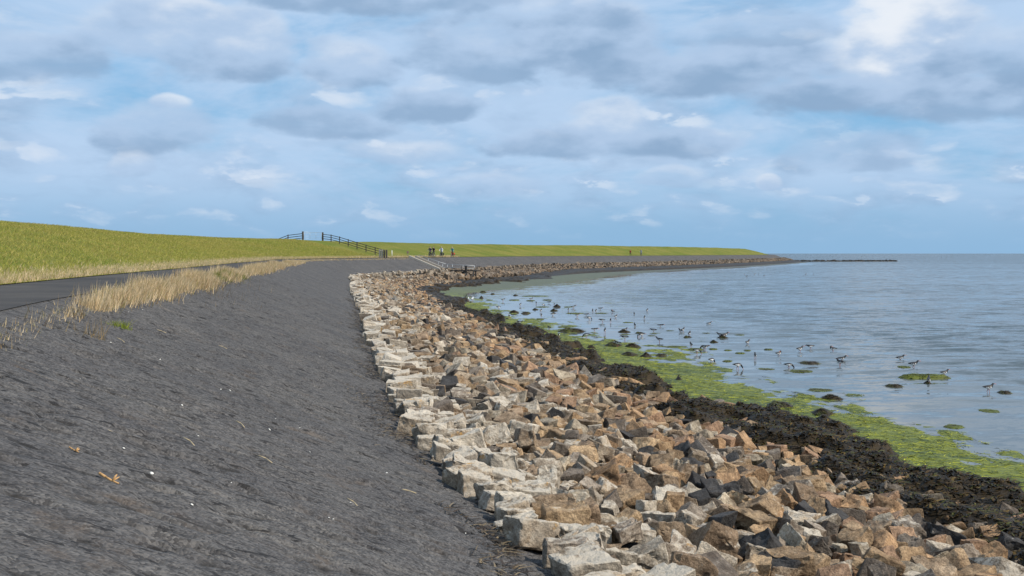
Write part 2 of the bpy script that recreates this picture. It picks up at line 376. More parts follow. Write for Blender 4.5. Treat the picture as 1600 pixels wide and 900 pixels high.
# cross section
O_PATH_IN, O_PATH_OUT, O_CREST = -7.7, -5.0, -21.5
def z_slope(o): return 1.85 + np.clip(-o, 0, 5.0) * 0.4 - np.clip(o, 0, 9) * 0.3
def z_bed(o): return 1.52 - 0.19 * np.clip(o, -1, 7.5) - 0.10 * np.clip(o - 7.5, 0, 4)
def z_dike(s, o):
    up = 6.62 + 0.5 * sstep(150, 450, s)
    k = np.clip((O_PATH_IN - o) / (O_PATH_IN - O_CREST), 0, 1)
    f = k + 0.10 * np.sin(k * math.pi * 1.0) * (k - 0.1)
    f = np.where(k > 0.86, f - (k - 0.86) ** 2 * 2.2, f)
    top = 3.87 + (up - 3.87) * np.minimum(f, 1.02)
    back = np.clip(O_CREST - 2.5 - o, 0, 40)
    return top - back * 0.33
def z_flat(s, o):
    k = 1.0 - 0.30 * sstep(120, 150, s) * (1 - sstep(215, 300, s)) + 0.35 * sstep(36, 70, s) * (1 - sstep(110, 130, s)) + 0.5 * sstep(250, 330, s)
    e = 7 + (np.asarray(o, float) - 7) * k
    z = np.interp(e, [0, 7, 9.6, 12.3, 17, 40, 80], [.5, .33, .14, .02, -.06, -.3, -.8])
    z = z + 0.10 * fbm(s * 0.32, o * 0.75, 5, 4) * sstep(8, 11, e) + 0.11 * fbm(s * 1.3, o * 2.4, 8, 3) * sstep(9, 12, e)
    return z

def sweep(name, s, o, zf, mat, noise=None, tone=None, **kw):
    S, O = np.meshgrid(s, o, indexing='ij'); xy = at(S, O); z = zf(S, O)
    if noise is not None: z = z + noise(S, O)
    v = np.concatenate([xy, z[..., None]], -1).reshape(-1, 3)
    c = None
    if tone is not None: c = np.concatenate([tone(S, O), np.ones((*S.shape, 1))], -1).reshape(-1, 4)
    return obj(name, mesh_np(name, v, grid_faces(len(s), len(o)), [mat], True, c), kind='structure', **kw)
s_fine = np.r_[np.arange(-30, 2, .5), np.arange(2, 5, .1), np.arange(5, 16, .026), np.arange(16, 30, .05), np.arange(30, 45, .12), np.arange(45, 140, .5), np.arange(140, S_MAX - 5, 2.0)]
def cells(x, y, seed):
    """distance to the nearest point of a jittered lattice"""
    ix, iy = np.floor(x), np.floor(y); best = np.full(np.shape(x), 9.0)
    for a in (-1, 0, 1):
        for b in (-1, 0, 1):
            cx, cy = ix + a, iy + b; px_, py_ = cx + .28 + .44 * _hash(cx, cy, seed), cy + .25 + .5 * _hash(cx, cy, seed + 1) + .5 * (cx % 2)
            best = np.minimum(best, (x - px_) ** 2 + (y - py_) ** 2)
    return np.sqrt(best)
def block_dist(S, O): return cells(S * 5.6 + O * .5 + .3 * fbm(S * 2, O * 2, 26, 2), O * 2.9, 24)
def asphalt_relief(S, O):
    d1 = block_dist(S, O)
    lum = .042 * (1 - np.clip(d1 * 1.35, 0, 1) ** 2.6) * (.6 + .8 * vnoise(S * 1.3, O * 1.1, 25)) + fbm(S * 7.0 + O * 0.5, O * 3.2, 21, 3, 0.6) * 0.018 + fbm(S * 0.35, O * 0.35, 22, 3) * 0.05
    pit = -0.035 * sstep(0.14, 0.22, fbm(S * 7.5, O * 4.0, 23, 3))
    return (lum + pit) * sstep(-5.0, -4.6, O) * 1.0
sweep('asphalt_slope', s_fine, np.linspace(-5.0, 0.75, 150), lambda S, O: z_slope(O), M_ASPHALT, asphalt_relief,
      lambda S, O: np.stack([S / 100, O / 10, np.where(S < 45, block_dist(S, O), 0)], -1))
s_mid = np.r_[np.arange(-40, 60, .5), np.arange(60, S_MAX - 5, 2.0)]
sweep('cycle_path', s_mid, np.linspace(O_PATH_IN - .3, O_PATH_OUT + .03, 9), lambda S, O: 3.852 + 0 * O, M_PATH)
sweep('dike', s_mid, np.r_[np.arange(-62, -24, 2.0), np.linspace(-24, O_PATH_IN, 60)], z_dike, M_TURF,
      lambda S, O: fbm(S * .25, O * .4, 31, 4) * .16 * sstep(O_PATH_IN, O_PATH_IN - 1.5, O) + fbm(S * .05, O * .1, 33, 3) * .3 * sstep(-9, -14, O))
s_flat = np.r_[np.arange(-30, 4, 1.0), np.arange(4, 70, .2), np.arange(70, 260, .7), np.arange(260, S_MAX - 60, 3.0)]
sweep('mud_flat', s_flat, np.r_[np.arange(5, 8, .5), np.arange(8, 26, .2), np.arange(26, 48, 1.0)], z_flat, M_FLAT, None,
      lambda S, O: np.stack([sstep(150, 95, S) * .75 + .25 * sstep(330, 200, S) + 0 * O, 0 * O, 0 * O], -1))
# polder land behind the dike
si = np.r_[np.arange(-55, 620, 15.0)]
lp = at(si, np.full(len(si), -45.0)); poly = [(x, y, 0.9) for x, y in lp] + [(-9000, 800, .9), (-9000, -9000, .9), (lp[0][0], -9000, .9)]
me = bpy.data.meshes.new('polder_ground'); me.from_pydata(poly, [], [list(range(len(poly)))]); me.materials.append(M_TURF)
obj('polder_ground', me, kind='structure')
# water: fan of rings round the camera, out to the horizon
ang = np.r_[np.arange(-math.pi, -.52, .03), np.arange(-.52, .62, .0026), np.arange(.62, math.pi - .02, .03), math.pi]
rad = [0.5, 8.0, 14.0]
while rad[-1] < 420: rad.append(rad[-1] + max(.24, rad[-1] ** 2 / 4900 * .55))
rad = np.r_[np.array(rad), np.geomspace(440, 60000, 40)]
A_, R_ = np.meshgrid(ang, rad, indexing='ij'); X, Y = R_ * np.sin(A_), R_ * np.cos(A_); gs = (slice(None, None, 4), slice(None, None, 2))
cs_, co_ = so_many(X[gs].ravel(), Y[gs].ravel()); small = X[gs].shape
ia, ir = np.clip(np.arange(len(ang)) / 4, 0, small[0] - 1), np.clip(np.arange(len(rad)) / 2, 0, small[1] - 1)
def up2(q):
    q = q.reshape(small); q = np.stack([np.interp(ia, np.arange(small[0]), q[:, k]) for k in range(small[1])], 1)
    return np.stack([np.interp(ir, np.arange(small[1]), q[k]) for k in range(len(ang))], 0)
ws, wo = up2(cs_), up2(co_); kk = np.interp(ws, [90, 140, 220, 300], [1, .7, .7, 1.2])
calm = 0.06 + 0.94 * sstep(13, 30, (7 + (wo - 7) * kk) + 8 * fbm(ws * .08, wo * .2, 41, 3))
gust = .55 + .9 * np.clip(.5 + 1.5 * fbm(X * .012, Y * .035, 44, 3), 0, 1)
wave = .15 * fbm(X * .42 + Y * .06, Y * 1.0 - X * .10, 42, 3, .6) + .26 * fbm(X * .13, Y * .34 - X * .03, 43, 3, .5)
far_sea = 1 + .9 * sstep(150, 900, R_)
wave = wave * calm * gust * sstep(480, 260, R_) * sstep(12, 18, R_)
obj('sea', mesh_np('sea', np.stack([X.ravel(), Y.ravel(), wave.ravel()], 1), grid_faces(len(ang), len(rad)), [M_WATER], True,
    np.stack([(calm * far_sea).ravel(), calm.ravel(), calm.ravel(), np.ones(calm.size)], 1)), kind='structure')

# ------------------------------------------------------------------ the rock revetment
revet_s = np.r_[np.arange(-30, 60, .5), np.arange(60, S_MAX - 5, 2.0)]
S, O = np.meshgrid(revet_s, np.linspace(-.35, 11.0, 30), indexing='ij')
v = np.concatenate([at(S, O), (z_bed(O) + .12 * fbm(S * .9, O * .9, 51, 3))[..., None]], -1).reshape(-1, 3)
revet = obj('rock_revetment', mesh_np('rock_revetment', v, grid_faces(len(revet_s), 30), [M_BED]),
            label='long band of tumbled pale and brown quarry stones between the asphalt slope and the seaweed', cat='revetment')
def make_proto(kind, seed):
    """an angular quarry block: a box with tilted faces and knocked-off corners; returns planes and meshes in three grades"""
    rnd = random.Random(seed)
    dims = {'long': (.96, .52 + .16 * rnd.random(), .50 + .16 * rnd.random()), 'block': (.86, .62 + .16 * rnd.random(), .50 + .16 * rnd.random()),
            'chunk': (.78, .68, .62 + .1 * rnd.random())}[kind]
    pl = []
    for ax in range(3):
        for sg in (-1, 1):
            n = Vector((0, 0, 0)); n[ax] = sg
            j = .10 if kind == 'long' else .16
            n = (n + Vector([rnd.gauss(0, j) for _ in range(3)])).normalized(); pl.append((n, dims[ax] / 2 * rnd.uniform(.88, 1.05)))
    for _ in range(rnd.randint(1, 3) if kind != 'long' else rnd.randint(1, 2)):
        n = Vector([rnd.choice((-1, 1)) * rnd.uniform(.35, 1) for _ in range(3)]).normalized()
        far = sum(abs(n[k]) * dims[k] / 2 for k in range(3)); pl.append((n, far * rnd.uniform(.70, .90)))
    bm = bmesh.new(); bmesh.ops.create_cube(bm, size=3)
    for n, d in pl:
        g = bm.verts[:] + bm.edges[:] + bm.faces[:]
        r = bmesh.ops.bisect_plane(bm, geom=g, plane_co=n * d, plane_no=n, clear_outer=True, dist=1e-6)
        ed = [e for e in r['geom_cut'] if isinstance(e, bmesh.types.BMEdge)]
        if ed: bmesh.ops.edgenet_fill(bm, edges=ed)
    bmesh.ops.remove_doubles(bm, verts=bm.verts, dist=.012); bmesh.ops.recalc_face_normals(bm, faces=bm.faces)
    def grade(lv):
        b2 = bm.copy()
        if lv >= 1: bmesh.ops.bevel(b2, geom=b2.edges[:], offset=.026 if lv >= 2 else .03, segments=1, profile=.6, affect='EDGES', clamp_overlap=True)
        bmesh.ops.triangulate(b2, faces=b2.faces[:])
        if lv >= 2:
            for _ in range(lv):
                bmesh.ops.subdivide_edges(b2, edges=[e for e in b2.edges if e.calc_length() > (.16 if lv == 2 else .09)], cuts=1)
                bmesh.ops.triangulate(b2, faces=b2.faces[:])
            b2.normal_update(); cs = np.array([v_.co[:] for v_ in b2.verts])
            h = fbm(cs[:, 0] * 5 + seed, cs[:, 1] * 5 + cs[:, 2] * 3.7, seed, 3) * .11
            if lv == 3: h = h + fbm(cs[:, 0] * 13 + cs[:, 2] * 9, cs[:, 1] * 13 - cs[:, 2] * 8, seed + 5, 3, .6) * .055 - .05 * sstep(.12, .2, fbm(cs[:, 0] * 4 - cs[:, 2] * 3, cs[:, 1] * 4 + cs[:, 2] * 2, seed + 9, 3))
            for v_, k in zip(b2.verts, h): v_.co += v_.normal * float(k)
            b2.normal_update()
        vs = np.array([v_.co[:] for v_ in b2.verts]); b2.verts.index_update(); fs = np.array([[v_.index for v_ in f.verts] for f in b2.faces]); b2.free()
        return vs, fs
    g = [grade(0), grade(1), grade(2), grade(3)]; bm.free()
    me = mesh_np('stone_block', g[3][0], g[3][1], [M_STONE_O], True)
    me.set_sharp_from_angle(angle=R(33))
    return dict(n=np.array([n[:] for n, d in pl]), d=np.array([d for n, d in pl]), g=g, me=me)
PROTO = {k: [make_proto(k, 100 * i + j) for j in range(c)] for i, (k, c) in enumerate((('long', 10), ('block', 14), ('chunk', 10)))}

def stone_tone(s, o):
    q = random.random(); pale = math.exp(-max(o, 0) / 2.4) * (1.0 if s < 170 else .8); k = random.uniform(.82, 1.32)
    if random.random() < pale * 1.05:
        c = random.choice([(.38, .33, .265), (.31, .265, .21), (.42, .375, .31), (.32, .255, .185), (.25, .21, .17)]); l = random.uniform(.45, 1.0) + (.35 if o < 1.3 else 0)
    else:
        warm = min(1.0, max(0.0, (o - 2.0) / 3.5))
        if q < .085: c, l = (.050, .048, .048), random.uniform(0, .35)
        elif q < .19: c, l = (.135, .112, .092), random.uniform(0, .5)
        elif q < .19 + .42 * warm: c, l = random.choice([(.34, .22, .125), (.31, .20, .128), (.35, .24, .14)]), random.uniform(0, .25)
        elif q < .80: c, l = random.choice([(.31, .22, .135), (.27, .195, .13), (.34, .245, .15), (.245, .185, .128)]), random.uniform(.05, .5)
        else: c, l = random.choice([(.34, .29, .22), (.22, .185, .15)]), random.uniform(.2, .7)
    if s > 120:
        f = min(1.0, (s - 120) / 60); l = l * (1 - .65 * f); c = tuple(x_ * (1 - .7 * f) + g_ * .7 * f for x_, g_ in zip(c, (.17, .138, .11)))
    return (c[0] * k, c[1] * k, c[2] * k, l)
def pack(s0, s1, o0, o1, cell, per_m2, size, tries):
    """drop stones one by one on a height field laid out along the shore, so that they rest on the bed and on each other"""
    ns, no = int((s1 - s0) / cell), int((o1 - o0) / cell)
    so = o0 + (np.arange(no) + .5) * cell
    bed = np.where(so < .8, np.maximum(z_bed(so), z_slope(so) + .01), z_bed(so)); H = np.tile(bed[None, :], (ns, 1)).astype(np.float32)
    out = []; N = int((s1 - s0) * (o1 - o0) * per_m2)
    for i in range(N):
        oc = o0 + (o1 - o0) * random.random()
        top_row = oc < 1.9
        lim = 6.4 + (1.4 if s0 < 20 else .2)
        if oc > lim and random.random() < .2 + .25 * (oc - lim): continue
        kind = 'long' if top_row and random.random() < .75 else random.choices(('long', 'block', 'chunk'), (.15, .5, .35))[0]
        pr = random.choice(PROTO[kind])
        sc = size * (random.uniform(.85, 1.3) if kind == 'long' else random.lognormvariate(-.10, .38))
        sc = min(max(sc, size * .36), size * 1.38)
        if top_row: e = Euler((random.gauss(0, .10), random.gauss(.10, .12), random.gauss(0, .22) + (math.pi if random.random() < .5 else 0)))
        elif random.random() < .84: e = Euler((random.gauss(0, .24), random.gauss(.12, .26), random.uniform(0, 6.283)))
        else: e = Euler((random.choice((0, 1.57)) + random.gauss(0, .4), random.gauss(0, .5), random.uniform(0, 6.283)))
        Rm = np.array(e.to_matrix())                           # local frame: x = seaward (o), y = along (s), z = up
        n = pr['n'] @ Rm.T; d = pr['d'] * sc
        h = int(.72 * sc / cell) + 1; g = (np.arange(-h, h + 1)) * cell
        GS, GO = np.meshgrid(g, g, indexing='ij')
        lat = n[:, 0, None, None] * GO + n[:, 1, None, None] * GS
        with np.errstate(divide='ignore', invalid='ignore'):
            zz = (d[:, None, None] - lat) / n[:, 2, None, None]
        upm, dnm = n[:, 2] > 1e-3, n[:, 2] < -1e-3
        top = zz[upm].min(0); bot = zz[dnm].max(0); ok = top > bot
        flat = ~(upm | dnm)
        if flat.any(): ok &= (lat[flat] <= d[flat][:, None, None]).all(0)
        if ok.sum() < 4: continue
        best = None
        for t_ in range(tries):
            oi = min(int((oc - o0) / cell), no - 1) if t_ == 0 or top_row else random.randint(0, no - 1)
            if t_ and not top_row: oi = min(max(int((oc - o0 + random.uniform(-.6, .6)) / cell), 0), no - 1)
            sj = random.randint(h, ns - h - 1); a0, a1 = max(0, oi - h), min(no, oi + h + 1)
            b0, b1 = a0 - (oi - h), a1 - (oi - h)
            m_ = ok[:, b0:b1]
            if m_.sum() < 3: continue
            gap = (H[sj - h:sj + h + 1, a0:a1] - bot[:, b0:b1])[m_]
            z = float(np.partition(gap, int(len(gap) * .86))[int(len(gap) * .86)])
            rel = z - float(bed[min(oi, no - 1)])
            if best is None or rel < best[0]: best = (rel, z, oi, sj, a0, a1, b0, b1, m_)
        if best is None: continue
        rel, z, oi, sj, a0, a1, b0, b1, m_ = best
        if rel > size * (.92 if not top_row else .66): continue
        reg = H[sj - h:sj + h + 1, a0:a1]; np.maximum(reg, np.where(m_, top[:, b0:b1] + z, -9), out=reg)
        out.append((s0 + (sj + .5) * cell, float(so[oi]), z, sc, Rm, pr))
    return out
stones = pack(3.0, 30, 0.10, 10.0, .03, 23.0, .395, 5) + pack(30, 48, 0.08, 8.4, .05, 14.0, .43, 4) + pack(48, 150, 0.08, 7.3, .055, 14.0, .43, 4)
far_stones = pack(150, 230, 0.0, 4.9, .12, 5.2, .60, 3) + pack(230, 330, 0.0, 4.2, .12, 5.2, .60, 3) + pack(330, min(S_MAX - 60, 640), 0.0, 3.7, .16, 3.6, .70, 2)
def place(st):
    s, o, z, sc, Rm, pr = st; b, t, n = frame(s); p = b + n * o
    F = np.array([[n[0], t[0], 0], [n[1], t[1], 0], [0, 0, 1]])
    return np.array([p[0], p[1], z]), F @ Rm
placed = [(st, *place(st), stone_tone(st[0], st[1])) for st in stones]
def shown(p, sc):
    d = p - np.array([0, 0, CAM_Z]); depth = d[1]
    if depth < 3: return 0
    u, v_ = 800 + d[0] / depth * FPX, HORIZON - d[2] / depth * FPX
    return sc / depth if -30 < u < 1630 and v_ < 915 else 0
placed.sort(key=lambda q: -shown(q[1], q[0][3]))
for st, p, F, tone in placed[:300]:
    o = bpy.data.objects.new('stone', st[5]['me']); o.parent = revet; COL.objects.link(o)
    o.matrix_local = Matrix.Translation(Vector(p)) @ Matrix(F.tolist()).to_4x4() @ Matrix.Scale(st[3], 4); o.color = tone
def rubble(name, items, lv, parent):
    vs, fs, cs, k = [], [], [], 0
    for st, p, F, tone in items:
        g = lv(st, p); V, Fc = st[5]['g'][g]
        vs.append(V * st[3] @ F.T + p); fs.append(Fc + k); cs.append(np.tile(np.array(tone), (len(V), 1))); k += len(V)
    me = mesh_np(name, np.concatenate(vs), np.concatenate(fs), [M_STONE], True, np.concatenate(cs)); me.set_sharp_from_angle(angle=R(33))
    return obj(name, me, parent, kind='stuff')
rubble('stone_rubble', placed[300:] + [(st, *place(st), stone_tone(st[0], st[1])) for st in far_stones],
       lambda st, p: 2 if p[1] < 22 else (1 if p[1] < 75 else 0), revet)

# ------------------------------------------------------------------ seaweed and green algae along the tide line
def ribbons(n, pos, length, width, lean, tone, bend=.6, seg=2, up=.5):
    """n small bent strips: positions (n,3) -> verts, quads, colours"""
    th = RNG.uniform(0, 2 * math.pi, n); dx, dy = np.cos(th), np.sin(th); L = length * RNG.uniform(.6, 1.4, n); W = width * RNG.uniform(.6, 1.4, n)
    rise = up * RNG.uniform(.2, 1.0, n); vs, cs = [], []
    for k in range(seg + 1):
        f = k / seg; hz_ = L * f * (lean + .25 * f); z = L * rise * (f - bend * f * f); wd = W * (1 - .65 * f) * .5
        for sg in (-1, 1):
            vs.append(np.stack([pos[:, 0] + dx * hz_ - dy * wd * sg, pos[:, 1] + dy * hz_ + dx * wd * sg, pos[:, 2] + z + sg * wd * .25], 1)); cs.append(tone)
    V = np.stack(vs, 1).reshape(-1, 3); C = np.stack(cs, 1).reshape(-1, tone.shape[1]); m_ = 2 * (seg + 1); b = np.arange(n)[:, None] * m_
    F = np.concatenate([b + np.array([2 * k, 2 * k + 1, 2 * k + 3, 2 * k + 2]) for k in range(seg)], 0)
    return V, F, C
def pick(n, palette, var=.3):
    pal = np.array(palette, float); c = pal[RNG.integers(0, len(pal), n)] * RNG.uniform(1 - var, 1 + var, (n, 1)); return np.concatenate([c, np.ones((n, 1))], 1)
def weed_height(S, O):
    edge = fbm(S * .30, O * .1, 61, 4)
    near = 1.5 * sstep(34, 14, S); O = O - near + 1.25 * sstep(36, 62, S)
    inner = sstep(5.6, 7.6, O + 4.2 * fbm(S * .6, O * .6, 62, 4)); outer = sstep(10.5, 9.6, O + near * .9 - 4.6 * edge - 3.4 * fbm(S * 1.1, O * 1.1, 64, 3))
    lump = np.clip(.5 + 2.1 * fbm(S * .95, O * 1.2, 63, 3), 0.0, 1.3)
    return inner * outer, .09 + .34 * lump
s_w = np.r_[np.arange(4, 60, .13), np.arange(60, 180, .4), np.arange(180, S_MAX - 60, 2.0)]
S, O = np.meshgrid(s_w, np.linspace(4.5, 14, 90), indexing='ij')
O_ = np.where(S > 200, 3.6 + (O - 4.5) * .5, O)
mk, hh = weed_height(S, np.where(S > 200, np.interp(O_, [3.6, 8.3], [6.2, 12.5]), O_))
fs = sstep(190, 240, S); mk = mk * (1 - fs) + fs * sstep(3.5, 4.2, O_) * sstep(8.3, 7.6, O_); hh = hh * (1 - fs) + fs * (.36 + .35 * hh)
zb = np.where(O_ < 8, np.maximum(z_bed(O_), z_flat(S, O_)), z_flat(S, O_))
z = zb - .10 + (hh + .10) * mk + .05 * fbm(S * 4, O_ * 4, 65, 3) * mk
v = np.concatenate([at(S, O_), z[..., None]], -1).reshape(-1, 3)
tn = pick(v.shape[0], [(.026, .018, .009), (.040, .026, .010), (.016, .012, .008)], .3)
weed = obj('seaweed_bank', mesh_np('seaweed_bank', v, grid_faces(len(s_w), 90), [M_WEED], True, tn), kind='stuff',
           label='long dark brown bank of wet seaweed between the stones and the green algae', cat='seaweed')
n = 170000
s_r = 6 + 84 * RNG.random(n) ** 1.7; o_r = RNG.uniform(5.0, 12.5, n); mk, hh = weed_height(s_r, o_r); keep = RNG.random(n) < mk ** 1.2 * 1.1
s_r, o_r, hh, mk = s_r[keep], o_r[keep], hh[keep], mk[keep]
zb = np.where(o_r < 8, np.maximum(z_bed(o_r), z_flat(s_r, o_r)), z_flat(s_r, o_r)) - .10 + (hh + .10) * mk - .01
pos = np.concatenate([at(s_r, o_r), zb[:, None]], 1); m_ = len(pos)
V, F, C = ribbons(m_, pos, .17, .040, .55, pick(m_, [(.028, .018, .008), (.060, .036, .012), (.014, .011, .007), (.095, .060, .014), (.020, .015, .009), (.06, .06, .012), (.03, .02, .009)], .4), .7, 2, .8)
obj('fronds', mesh_np('fronds', V, F, [M_WEED], True, C), weed, kind='stuff')
# green strands lying on the flat
n = 90000
s_r = 8 + 90 * RNG.random(n) ** 1.6; o_r = RNG.uniform(8.6, 15.5, n); zf = z_flat(s_r, o_r); keep = (zf > -.012) & (RNG.random(n) < .35 + 1.6 * np.clip(fbm(s_r * .7, o_r * 1.1, 71, 3) + .15, 0, 1))
pos = np.concatenate([at(s_r[keep], o_r[keep]), zf[keep][:, None] + .004], 1); m_ = len(pos)
V, F, C = ribbons(m_, pos, .17, .020, .9, pick(m_, [(.13, .155, .012), (.23, .25, .014), (.05, .07, .016), (.36, .36, .02), (.09, .12, .014)], .3), .9, 2, .16)
obj('green_algae', mesh_np('green_algae', V, F, [M_WEED], True, C), kind='stuff', label='bright green algae strands spread over the wet flat beside the seaweed', cat='algae')
# dry wreckage along the foot of the asphalt
n = 9000
s_r = 5 + 55 * RNG.random(n) ** 1.5; o_r = -.12 - np.abs(RNG.normal(0, .22, n)) * (0.4 + 1.2 * vnoise(s_r * .8, s_r * 0, 81)); keep = fbm(s_r * .9, o_r * 2, 82, 3) > -.05
pos = np.concatenate([at(s_r[keep], o_r[keep]), (z_slope(o_r[keep]) + asphalt_relief(s_r[keep], o_r[keep]) + .008)[:, None]], 1); m_ = len(pos)
V, F, C = ribbons(m_, pos, .11, .016, .9, pick(m_, [(.03, .022, .014), (.07, .048, .026), (.018, .015, .012), (.16, .12, .07), (.05, .032, .02)], .4), .9, 2, .3)
obj('tide_wrack', mesh_np('tide_wrack', V, F, [M_WEED], True, C), kind='stuff', label='thin line of dry brown tide wrack along the foot of the asphalt slope', cat='wrack')
# ------------------------------------------------------------------ grass
def blades(pos, h, wd, tone, lean=.35, wind=(.25, -.1)):
    n = len(pos); th = RNG.uniform(0, 2 * math.pi, n); H = h * RNG.uniform(.55, 1.25, n); W = wd * RNG.uniform(.7, 1.3, n)
    cx, cy = np.cos(th), np.sin(th); lx, ly = RNG.normal(wind[0], lean, n) * H, RNG.normal(wind[1], lean, n) * H
    a = np.stack([pos[:, 0] - cx * W / 2, pos[:, 1] - cy * W / 2, pos[:, 2] - .02], 1); b = np.stack([pos[:, 0] + cx * W / 2, pos[:, 1] + cy * W / 2, pos[:, 2] - .02], 1)
    c = np.stack([pos[:, 0] + lx, pos[:, 1] + ly, pos[:, 2] + H], 1)
    V = np.stack([a, b, c], 1).reshape(-1, 3); return V, np.arange(3 * n).reshape(-1, 3), np.repeat(tone, 3, axis=0)
def sow(name, pos, h, wd, tone, lean=.35, **kw):
    V, F, C = blades(pos, h, wd, tone, lean); return obj(name, mesh_np(name, V, F, [M_BLADE], True, C), kind='stuff', **kw)
def dike_z(s, o): return z_dike(s, o) + fbm(s * .25, o * .4, 31, 4) * .16 * sstep(O_PATH_IN, O_PATH_IN - 1.5, o) + fbm(s * .05, o * .1, 33, 3) * .3 * sstep(-9, -14, o)
n = 210000
s_r = 8 + 150 * RNG.random(n) ** 1.5; o_r = RNG.uniform(O_CREST - 2, O_PATH_IN - .1, n)
pos = np.concatenate([at(s_r, o_r), dike_z(s_r, o_r)[:, None]], 1)
tone = pick(n, [(.17, .205, .030), (.22, .225, .045), (.13, .175, .024), (.26, .24, .075), (.19, .215, .035)], .22)
patch = np.clip(.5 + 1.8 * fbm(s_r * .12, o_r * .25, 91, 3), 0, 1)[:, None]
tone[:, :3] = np.array([1.9, 1.66, 2.0]) * (tone[:, :3] * (1 - .35 * patch) + np.array([.27, .235, .065]) * .35 * patch)
sow('dike_grass', pos, .085 + .0004 * s_r, .014 + .00022 * s_r, tone, .9, label='short yellow green grass covering the sloping sea dike', cat='grass')
STRAW = [(.78, .60, .37), (.84, .67, .43), (.68, .50, .29), (.80, .63, .39), (.58, .44, .24)]
n = 42000
s_r = 8 + 190 * RNG.random(n) ** 1.4; o_r = O_PATH_IN - np.abs(RNG.normal(.0, .45, n)) - .02
pos = np.concatenate([at(s_r, o_r), np.where(o_r > O_PATH_IN, 3.855, dike_z(s_r, o_r))[:, None]], 1)
sow('dry_verge', pos, .11 + .0004 * s_r, .012 + .00025 * s_r, pick(n, STRAW + [(.30, .29, .08)], .2), .4, label='straw coloured dry grass along the landward edge of the cycle path', cat='grass')
def edge_amount(s):
    thick = np.interp(s, [5, 13, 16, 19, 33, 45, 60, 95, 110, 170], [.03, .05, .12, .9, 1, .9, 1, .75, .25, .10])
    return thick * np.clip(.72 + 1.3 * fbm(s * .45, s * 0, 95, 3), .15, 1.15)
n = 110000
s_r = 5 + 165 * RNG.random(n) ** 1.5; am = edge_amount(s_r); keep = RNG.random(n) < am; s_r, am = s_r[keep], am[keep]
o_r = O_PATH_OUT + .42 + RNG.normal(0, .17, len(s_r)) * (.5 + .5 * am); pos = np.concatenate([at(s_r, o_r), np.maximum(z_slope(o_r), np.where(o_r < -5, 3.85, 0))[:, None]], 1)
tone = pick(len(s_r), STRAW + [(.36, .31, .12), (.42, .29, .15)], .25); gm = (np.abs(s_r - 37) < 4.5) & (fbm(s_r * .9, o_r * 6, 97, 3) > .02) & (o_r > -4.75); tone[gm, :3] = pick(int(gm.sum()), [(.20, .22, .04), (.26, .26, .06)])[:, :3]
sow('dry_grass_strip', pos, (.07 + .25 * am) * np.where(gm, .75, 1), .011 + .00028 * s_r, tone, .28, label='tall straw coloured dry grass growing along the seaward edge of the path', cat='grass')
n = 420
s_r = np.r_[RNG.normal(31, 4.5, n), RNG.uniform(10, 24, 40)]; o_r = np.r_[-4.75 + np.abs(RNG.normal(0, .55, n)), RNG.uniform(-4.9, -4.2, 40)]
pos = np.concatenate([at(s_r, o_r), z_slope(o_r)[:, None]], 1)
sow('dry_stalks', pos, .26, .012, pick(len(s_r), [(.24, .18, .11), (.32, .25, .15), (.17, .13, .09)], .25), .3, label='sparse brown dead stalks standing in cracks below the dry grass', cat='grass')
def tuft(name, s, o, cnt, h, spread, pal, lean, label):
    p2 = at(np.full(cnt, s) + RNG.normal(0, spread, cnt), np.full(cnt, o) + RNG.normal(0, spread, cnt)); c0 = at(np.array(s), np.array(o))
    z0 = float(z_slope(np.array(o))); pos = np.concatenate([p2 - c0, np.zeros((cnt, 1))], 1); pos[:, 2] += .0
    V, F, C = blades(pos, h, .012, pick(cnt, pal, .25), lean); o_ = obj(name, mesh_np(name, V, F, [M_BLADE], True, C), label=label, cat='plant', group='tufts on the asphalt slope')
    o_.location = (c0[0], c0[1], z0)
def slope_at(x, y):
    """pixel -> (s, o) on the asphalt slope"""
    d = ray(x, y); best = None
    for k in np.linspace(6, 60, 700):
        q = d * k; s_, o_ = so_of(q.x, q.y); e = abs(CAM_Z + q.z - float(z_slope(np.array(o_))))
        if -5 < o_ < .5 and (best is None or e < best[0]): best = (e, s_, o_)
    return best[1], best[2]
GREEN = [(.25, .30, .03), (.20, .26, .03), (.32, .33, .06)]; BROWN = [(.30, .22, .12), (.40, .30, .18), (.22, .17, .10)]
for x, y, cnt, h, sp, pal, ln, lb in ((178, 512, 130, .10, .10, GREEN, .6, 'small bright green grass tuft growing in the asphalt slope'),
      (142, 530, 40, .28, .09, BROWN, .35, 'bare brown dead plant standing alone on the asphalt slope'),
      (117, 498, 34, .30, .07, BROWN, .3, 'spindly dead stalks by the thin end of the dry grass'),
      (150, 484, 160, .34, .12, STRAW, .3, 'bushy straw coloured tuft beside the path edge'),
      (196, 515, 30, .07, .05, GREEN, .6, 'tiny green tuft beside the bright green one')):
    s_, o_ = slope_at(x, y); tuft('grass_tuft', s_, o_, cnt, h, sp, pal, ln, lb)

